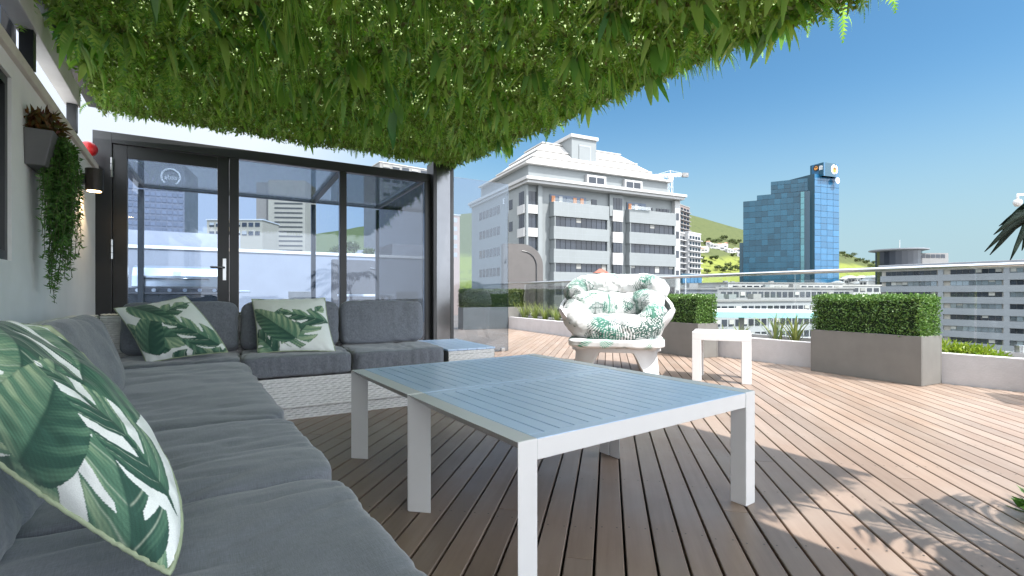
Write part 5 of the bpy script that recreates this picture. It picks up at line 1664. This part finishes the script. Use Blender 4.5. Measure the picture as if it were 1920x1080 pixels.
# crown box with signs
c0, angc, Lc = facing(1519, 400, 1544, 389)
cr = bpy.data.objects.new('crown', MB().box(0, Lc, 0, 14, zz(zt(331, 392)), zz(zcr)).mesh('crown', blue1)); COL.objects.link(cr); cr.parent = gt
rel_ = Matrix.Rotation(-ang, 4, 'Z') @ (c0 - A); cr.location = (rel_.x, rel_.y, 0); cr.rotation_euler = (0, 0, angc - ang)
c1, angd, Ld = facing(1544.5, 389, 1572.5, 396)
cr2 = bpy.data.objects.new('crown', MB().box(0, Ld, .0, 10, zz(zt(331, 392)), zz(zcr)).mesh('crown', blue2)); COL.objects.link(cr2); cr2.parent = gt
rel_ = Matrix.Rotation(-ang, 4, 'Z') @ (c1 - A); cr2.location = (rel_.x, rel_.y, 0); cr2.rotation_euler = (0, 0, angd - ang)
orange_s = mat('emblem_orange', (0.75, 0.30, 0.05), .5, var=.1); black_s = mat('emblem_black', (0.02, 0.02, 0.02), .5)
def emblem(parent, x, z, r, dark):
    MB().disc((x, -.3, zz(z)), r, (0, 1, 0), .4, 28).build('emblem_disc', sign_white if not dark else black_s, parent)
    MB().disc((x, -.55, zz(z - r * .1)), r * .58, (0, 1, 0), .2, 24).build('emblem_centre', orange_s, parent)
    MB().box(x - r * .42, x + r * .42, -.72, -.66, zz(z + r * .02), zz(z + r * .26)).box(x - r * .05, x + r * .05, -.72, -.66, zz(z - r * .55), zz(z + r * .02)).build('emblem_tree', black_s, parent)
emblem(cr2, Ld * .68, zt(317.5, 393), 4.0, False)
emblem(cr, Lc * .48, zt(315, 395), 2.6, True)
for k in range(3): MB().box(Lc * (.70 + .09 * k), Lc * (.74 + .09 * k), -.2, -.01, zz(zt(319, 392)), zz(zt(311, 392))).build('sign_letter', sign_white, cr)
MB().disc((Ld * .9, -.3, zz(zt(338, 394))), 2.4, (0, 1, 0), .4, 20).build('roof_light', sign_white, cr2)

# ---- apartment towers left of the hill
concrete = mat('pale_concrete', (0.2, 0.2, 0.2), .8, var=.12, scale=.2)
brownb = mat('brown_balcony', (0.20, 0.16, 0.15), .7, var=.2)
def flats(label, pxl, pxr, d, ytop, nx, nz, wall, balm, dep=14, base=None, name='apartment_tower', fh=None):
    A, ang, L = facing(pxl, d, pxr, d * 1.04)
    t = bld(name, label, A, ang)
    z1 = zt(ytop, d)
    MB().box(0, L, 0, dep, 0, zz(z1)).build('wall', wall, t)
    h = fh or 3.1
    zs = [z1 - 1.0 - h * (i + 1) + .9 for i in range(nz)]
    window_grid(t, wdark, L * .04, L * .96, nx, zs, h * .55, y=-.12, dep=.14, gap=.3)
    for z in zs:
        MB().box(-.3, L + .3, -1.1, -.001, zz(z - .75), zz(z - .25)).build('balcony', balm, t)
    MB().box(-.2, L + .2, -.2, dep, zz(z1) + .01, zz(z1) + .7).build('parapet', balm, t)
    return t, L, z1
flats('tall brown banded apartment tower behind the grey office block', 1275, 1293, 330, 384, 3, 24, brownb, concrete)
t_, L_, z_ = flats('white balconied apartment tower in front of the hill', 1291, 1314, 260, 436, 4, 24, white_pan, white_pan)
t_, L_, z_ = flats('pale apartment wing beside the white tower', 1272, 1290.5, 255, 436, 3, 24, concrete, white_pan)
A, ang, L = facing(1278, 240, 1316, 246)
t = bld('blue_podium', 'blue glass podium at the foot of the apartment towers', A, ang); MB().box(0, L, 0, 10, 0, zz(zt(513, 240))).build('wall', blue1, t); window_grid(t, blue2, .3, L - .3, 5, [zt(530, 240), zt(545, 240)], 3, y=-.2, dep=.2)

# ---- long office building on the right
bandm = mat('office_band', (0.21, 0.225, 0.25), .7, var=.1, scale=.15, bump=.05, bscale=2)
cream = mat('office_pier', (0.33, 0.31, 0.28), .75, var=.1, scale=.2)
refl = mirror_glass('bright_office_glass', (0.20, 0.24, 0.27), var=.8, scale=.12, rough=.04, metal=.6)
A, ang, L = facing(1652, 168, 1990, 132)
rb = bld('banded_office_building', 'long low office building with window bands at the right behind the balustrade', A, ang)
z1 = zt(497, 160)
MB().box(0, L, .6, 40, 0, zz(z1 - 1.2)).build('wall', cream, rb)
MB().box(-.5, L + .5, -.9, 40.5, zz(z1 - 1.199), zz(z1 + .3)).build('roof_edge', bandm, rb, bevel=.1)
nb = 9; fh = 3.55
for k in range(nb):
    zt_ = z1 - 1.9 - fh * k
    MB().box(-.2, L + .2, -.1, .598, zz(zt_ - fh + 1.75), zz(zt_ - fh + .001 + fh * .0) if False else zz(zt_ - 1.7)).build('spandrel', bandm, rb) if False else MB().box(-.2, L + .2, -.1, .598, zz(zt_ - fh), zz(zt_ - 1.55)).build('spandrel', bandm, rb)
    segs = [(0.03, .36, 9), (.44, .72, 8), (.76, .99, 7)]
    for (a, b, n_) in segs:
        window_grid(rb, (wdark if (k + int(a * 10)) % 2 == 0 else refl), L * a, L * b, n_, [zt_ - 1.5], 1.4, y=.4, dep=.1, gap=.06, blinds=.15)
for x in (.36, .72):
    MB().box(L * x + .4, L * (x + .04), -.06, .598, 0, zz(z1 - 1.21)).build('pier', bandm, rb)
# ---- round roofed tower behind it
q = at(1684, 551, 300)
rt = bld('round_roofed_building', 'building with flat disc roof and mast above the long office building', (q.x, q.y), 0)
MB().tube([(0, 0, 0), (0, 0, zz(zt(472, 300)))], 11.5, 24).build('drum', wdark, rt)
MB().lathe([(12, 0), (15, .6), (15, 1.2), (4, 2.0)], 32, (0, 0, zz(zt(472, 300)))).build('roof', bandm, rt)
MB().tube([(1, 0, zz(zt(470, 300))), (1, 0, zz(zt(450, 300)))], .25, 6).build('mast', M['steel'], rt)
MB().box(4, 26, -6, 8, 0, zz(zt(476, 300))).build('wing', concrete, rt); window_grid(rt, wdark, 6, 24, 6, [zt(485, 300)], 2.2, y=-6.1, dep=.2)
# ---- low grey buildings below the tower
def lowblock(name, label, pxl, pxr, d, ytop, dep, wall, nx, nz, d2=None, h=1.7, fh=3.6, roof=None, glass=None):
    A, ang, L = facing(pxl, d, pxr, d2 or d)
    t = bld(name, label, A, ang)
    z1 = zt(ytop, d)
    MB().box(0, L, 0, dep, 0, zz(z1)).build('wall', wall, t)
    MB().box(-.3, L + .3, -.3, dep + .3, zz(z1) + .005, zz(z1) + .5).build('roof', roof or roof_white, t)
    window_grid(t, glass or wdark, L * .03, L * .97, nx, [z1 - 1.0 - fh * i - h for i in range(nz)], h, y=-.12, dep=.14, gap=.28, blinds=.2)
    for k in range(4):
        x = L * RB.uniform(.08, .85); y_ = RB.uniform(.2, .6) * dep; q = RB.uniform(.8, 2.0)
        MB().box(x, x + q * 1.6, y_, y_ + q, zz(z1) + .51, zz(z1) + .51 + q * .8).build('roof_unit', (concrete, grey_panel)[k % 2], t)
    return t, L, z1
lowblock('grey_warehouse', 'long grey flat roofed building below the blue glass tower', 1342, 1600, 150, 541, 30, mat('mid_concrete', (.2, .205, .215), .8), 22, 4, d2=165, roof=concrete)
lowblock('white_warehouse', 'white flat roofed hall just in front of the blue glass tower', 1365, 1580, 200, 531, 40, white_pan, 16, 2, d2=215, roof=concrete)
lowblock('grey_annex', 'dark grey annex beside the office block', 1262, 1345, 130, 543, 14, mat('dark_annex', (0.16, 0.17, 0.19), .7), 8, 3, roof=concrete)
lowblock('stepped_flats', 'white flats with dark windows low behind the balustrade', 1318, 1545, 105, 566, 12, mat('cool_white', (.25, .262, .275), .7), 18, 4, d2=118, h=1.5, fh=3.0, roof=concrete)
lowblock('pale_shed', 'pale roofed shed right of the blue glass tower', 1570, 1652, 220, 536, 25, white_pan, 6, 2)
rg = np.random.default_rng(12)
ORD = ['first', 'second', 'third', 'fourth', 'fifth', 'sixth', 'seventh', 'eighth', 'ninth', 'tenth', 'eleventh', 'twelfth', 'thirteenth', 'fourteenth', 'fifteenth', 'sixteenth', 'seventeenth', 'eighteenth', 'nineteenth', 'twentieth']
for i in range(14):
    px = 1574 + 5.2 * i + rg.uniform(-1, 1); d = rg.uniform(300, 400); A, ang, L = facing(px, d, px + rg.uniform(7, 16), d + rg.uniform(-6, 6))
    t = bld('white_house', ORD[i] + ' small house from the left in the cluster right of the blue glass tower', A, ang, 'white houses right of the glass tower')
    z1 = zt(rg.uniform(519, 532), d)
    MB().box(0, L, 0, 8, 0, zz(z1)).build('wall', white_pan if i % 3 else concrete, t)
    MB().frustum(-.3, L + .3, -.3, 8.3, zz(z1) + .01, L * .2, L * .8, 3.5, 4.5, zz(z1) + 1.6).build('roof', (roof_white, mat_joint, concrete)[i % 3], t)
    for k in range(2): MB().box(L * (.15 + .4 * k), L * (.4 + .4 * k), -.1, -.01, zz(z1 - 2.4), zz(z1 - .9)).build('window', wdark, t)

# ---- houses and trees on the hill
def hill_find(px, py):
    best = None
    for k in range(200):
        t = k / 199; p = hill_pt(px, t); y = HY - (p.z - EYE) / p.y * FPX
        if best is None or abs(y - py) < best[0]: best = (abs(y - py), p)
    return best[1]
roofs = [mat('hill_roof_red', (0.30, 0.14, 0.09), .8), mat('hill_roof_grey', (0.28, .28, .28), .8), roof_white]
spots = [(1316 + 3.8 * i + rg.uniform(-1.2, 1.2), 470 - 8 * math.sin(i * .23) + rg.uniform(-5, 5)) for i in range(20)]
for i, (px, py) in enumerate(spots):
    p = hill_find(px, py); w_ = rg.uniform(7, 14)
    t = thing('hillside_house', ORD[i] + ' tiny house from the left in the row across the hillside', 'house', (p.x, p.y, p.z - 1.5), rg.uniform(-.4, .4), 'white houses on the hillside')
    hh = rg.uniform(6, 9)
    MB().box(-w_/2, w_/2, -4, 4, 0, hh).build('wall', white_pan if i % 4 else cream, t)
    MB().frustum(-w_/2 - .4, w_/2 + .4, -4.4, 4.4, hh + .01, -w_/4, w_/4, -.5, .5, hh + 2.0).build('roof', roofs[i % 3], t)
    MB().box(-w_*.3, w_*.3, -4.12, -4.01, hh*.45, hh*.7).build('window', wdark, t)
def hill_tree(px, py, h, r, seed, label, group):
    p = hill_find(px, py)
    return tree(label, (p.x, p.y, p.z - 1), h, r, seed, n=420, leaf=1.7, name='hill_tree', group=group, trunk=.4)
for i in range(16):
    hill_tree(1317 + 4.7 * i + rg.uniform(-1, 1), rg.uniform(480, 514), rg.uniform(6, 10), rg.uniform(3.5, 6), 200 + i, ORD[i] + ' dark tree from the left on the bright grass of the hillside', 'trees on the hillside grass')
for i in range(12):
    hill_tree(1317 + 6.3 * i + rg.uniform(-1, 1), rg.uniform(442, 460), rg.uniform(6, 10), rg.uniform(4, 7), 270 + i, ORD[i] + ' dark tree from the left above the hillside houses', 'trees above the hillside houses')
for i in range(14):
    px = 1575 + 5.2 * i
    hill_tree(px, 474 + (px - 1575) * .36 + rg.uniform(-1, 8), rg.uniform(8, 14), rg.uniform(5, 9), 240 + i, ORD[i] + ' dark tree along the ridge counted from the blue glass tower', 'trees on the ridge')

# ---- construction crane behind the office block
q = at(1257, 551, 240)
cn = thing('tower_crane', 'white tower crane standing behind the grey office block', 'crane', (q.x, q.y, GZ), R(4))
zj = zz(zt(331, 240)); cw = mat('crane_white', (0.75, 0.72, 0.70), .6)
def lattice(p0, p1, w, n, r=.10):
    p0, p1 = Vector(p0), Vector(p1); t = (p1 - p0).normalized(); x = t.orthogonal().normalized() * w / 2; y = t.cross(x).normalized() * w / 2
    m = MB(); cs = [x + y, x - y, -x - y, -x + y]
    for c in cs: m.tube([p0 + c, p1 + c], r, 4)
    for k in range(n):
        a, b = p0.lerp(p1, k / n), p0.lerp(p1, (k + 1) / n)
        for i in range(4): m.tube([a + cs[i], b + cs[(i + 1) % 4]], r * .7, 4)
    return m
lattice((0, 0, 0), (0, 0, zj), 1.8, 26).build('mast', cw, cn)
lattice((0, 0, zj + .6), (-9.5, 3, zj + .6), 1.2, 7).build('jib', cw, cn)
lattice((0, 0, zj + .6), (8, -2, zj + .6), 1.2, 5).build('counter_jib', cw, cn)
MB().box(5.4, 8.2, -2.6, -1.0, zj - .6, zj + 1.4).build('counterweight', concrete, cn)
MB().box(-.9, .9, -1.4, .8, zj - 2.2, zj - .1).build('cab', cw, cn)
m = MB(); m.tube([(0, 0, zj), (0, 0, zj + 3.0)], .2, 5); m.tube([(0, 0, zj + 3.0), (-8, 2.5, zj + .9)], .06, 4); m.tube([(0, 0, zj + 3.0), (7, -1.8, zj + .9)], .06, 4); m.build('top_mast', cw, cn)

# ---- buildings seen through the glass room
A, ang, L = facing(214, 330, 346, 345)
t = bld('grey_bank_tower', 'dark grey tower with round white sign seen through the glass door', A, ang)
z1 = zt(303, 335); greyt = mat('slate_tower', (0.13, 0.135, 0.16), .6, var=.12, scale=.1)
MB().box(0, L, 0, 40, 0, zz(z1)).build('wall', greyt, t)
window_grid(t, mirror_glass('tower_window', (.10, .11, .14), rough=.2, metal=.3), .6, L - .6, 12, [z1 - 19 - 4.2 * i for i in range(10)], 2.6, y=-.25, dep=.3, gap=.2)
cxs, czs = L * .80, zz(zt(331, 340))
ring = [(cxs + 5.6 * math.cos(R(a)), -.5, czs + 5.6 * math.sin(R(a))) for a in range(-58, 239, 9)]
MB().tube(ring, .62, 6).build('sign_ring', sign_white, t)
text('absa', 4.6, sign_white, t, (cxs, -.4, czs - .3), (R(90), 0, 0), ext=.15)

A, ang, L = facing(503, 260, 572, 262)
beige = mat('beige_concrete', (0.30, 0.26, 0.195), .8, var=.08, scale=.1)
t = bld('beige_tower', 'beige concrete tower with dark horizontal slots seen through the glass room', A, ang)
z1 = zt(337, 260)
MB().box(0, L, 0, 20, 0, zz(z1)).build('wall', beige, t)
dslot = mat('slot_dark', (0.05, 0.045, 0.04), .6)
for i in range(14): MB().box(L * .17, L * .93, -.15, -.001, zz(z1 - 10.5 - 2.55 * i), zz(z1 - 9.7 - 2.55 * i)).build('window_slot', dslot, t)
MB().box(-7, -.01, 2, 20, 0, zz(z1 - 1)).build('side_wing', mat('brown_concrete', (0.20, .17, .14), .8), t)
lowblock('banded_tower', 'pale banded tower right behind the glass room roof', 712, 806, 300, 304, 30, concrete, 5, 12, d2=320, h=2.0, fh=4.4)
lowblock('pink_block', 'pinkish block with white window bands seen through the glass screen', 766, 862, 190, 397, 16, mat('pink_render', (0.40, .28, .23), .8), 6, 5, d2=200, h=1.8, fh=3.6, glass=white_pan)
lowblock('low_beige_block', 'low beige roofs seen through the glass between the towers', 388, 492, 200, 413, 14, beige, 8, 2)
lowblock('grey_backdrop_block', 'low grey block behind the roof wall', 560, 720, 120, 478, 14, concrete, 8, 3)
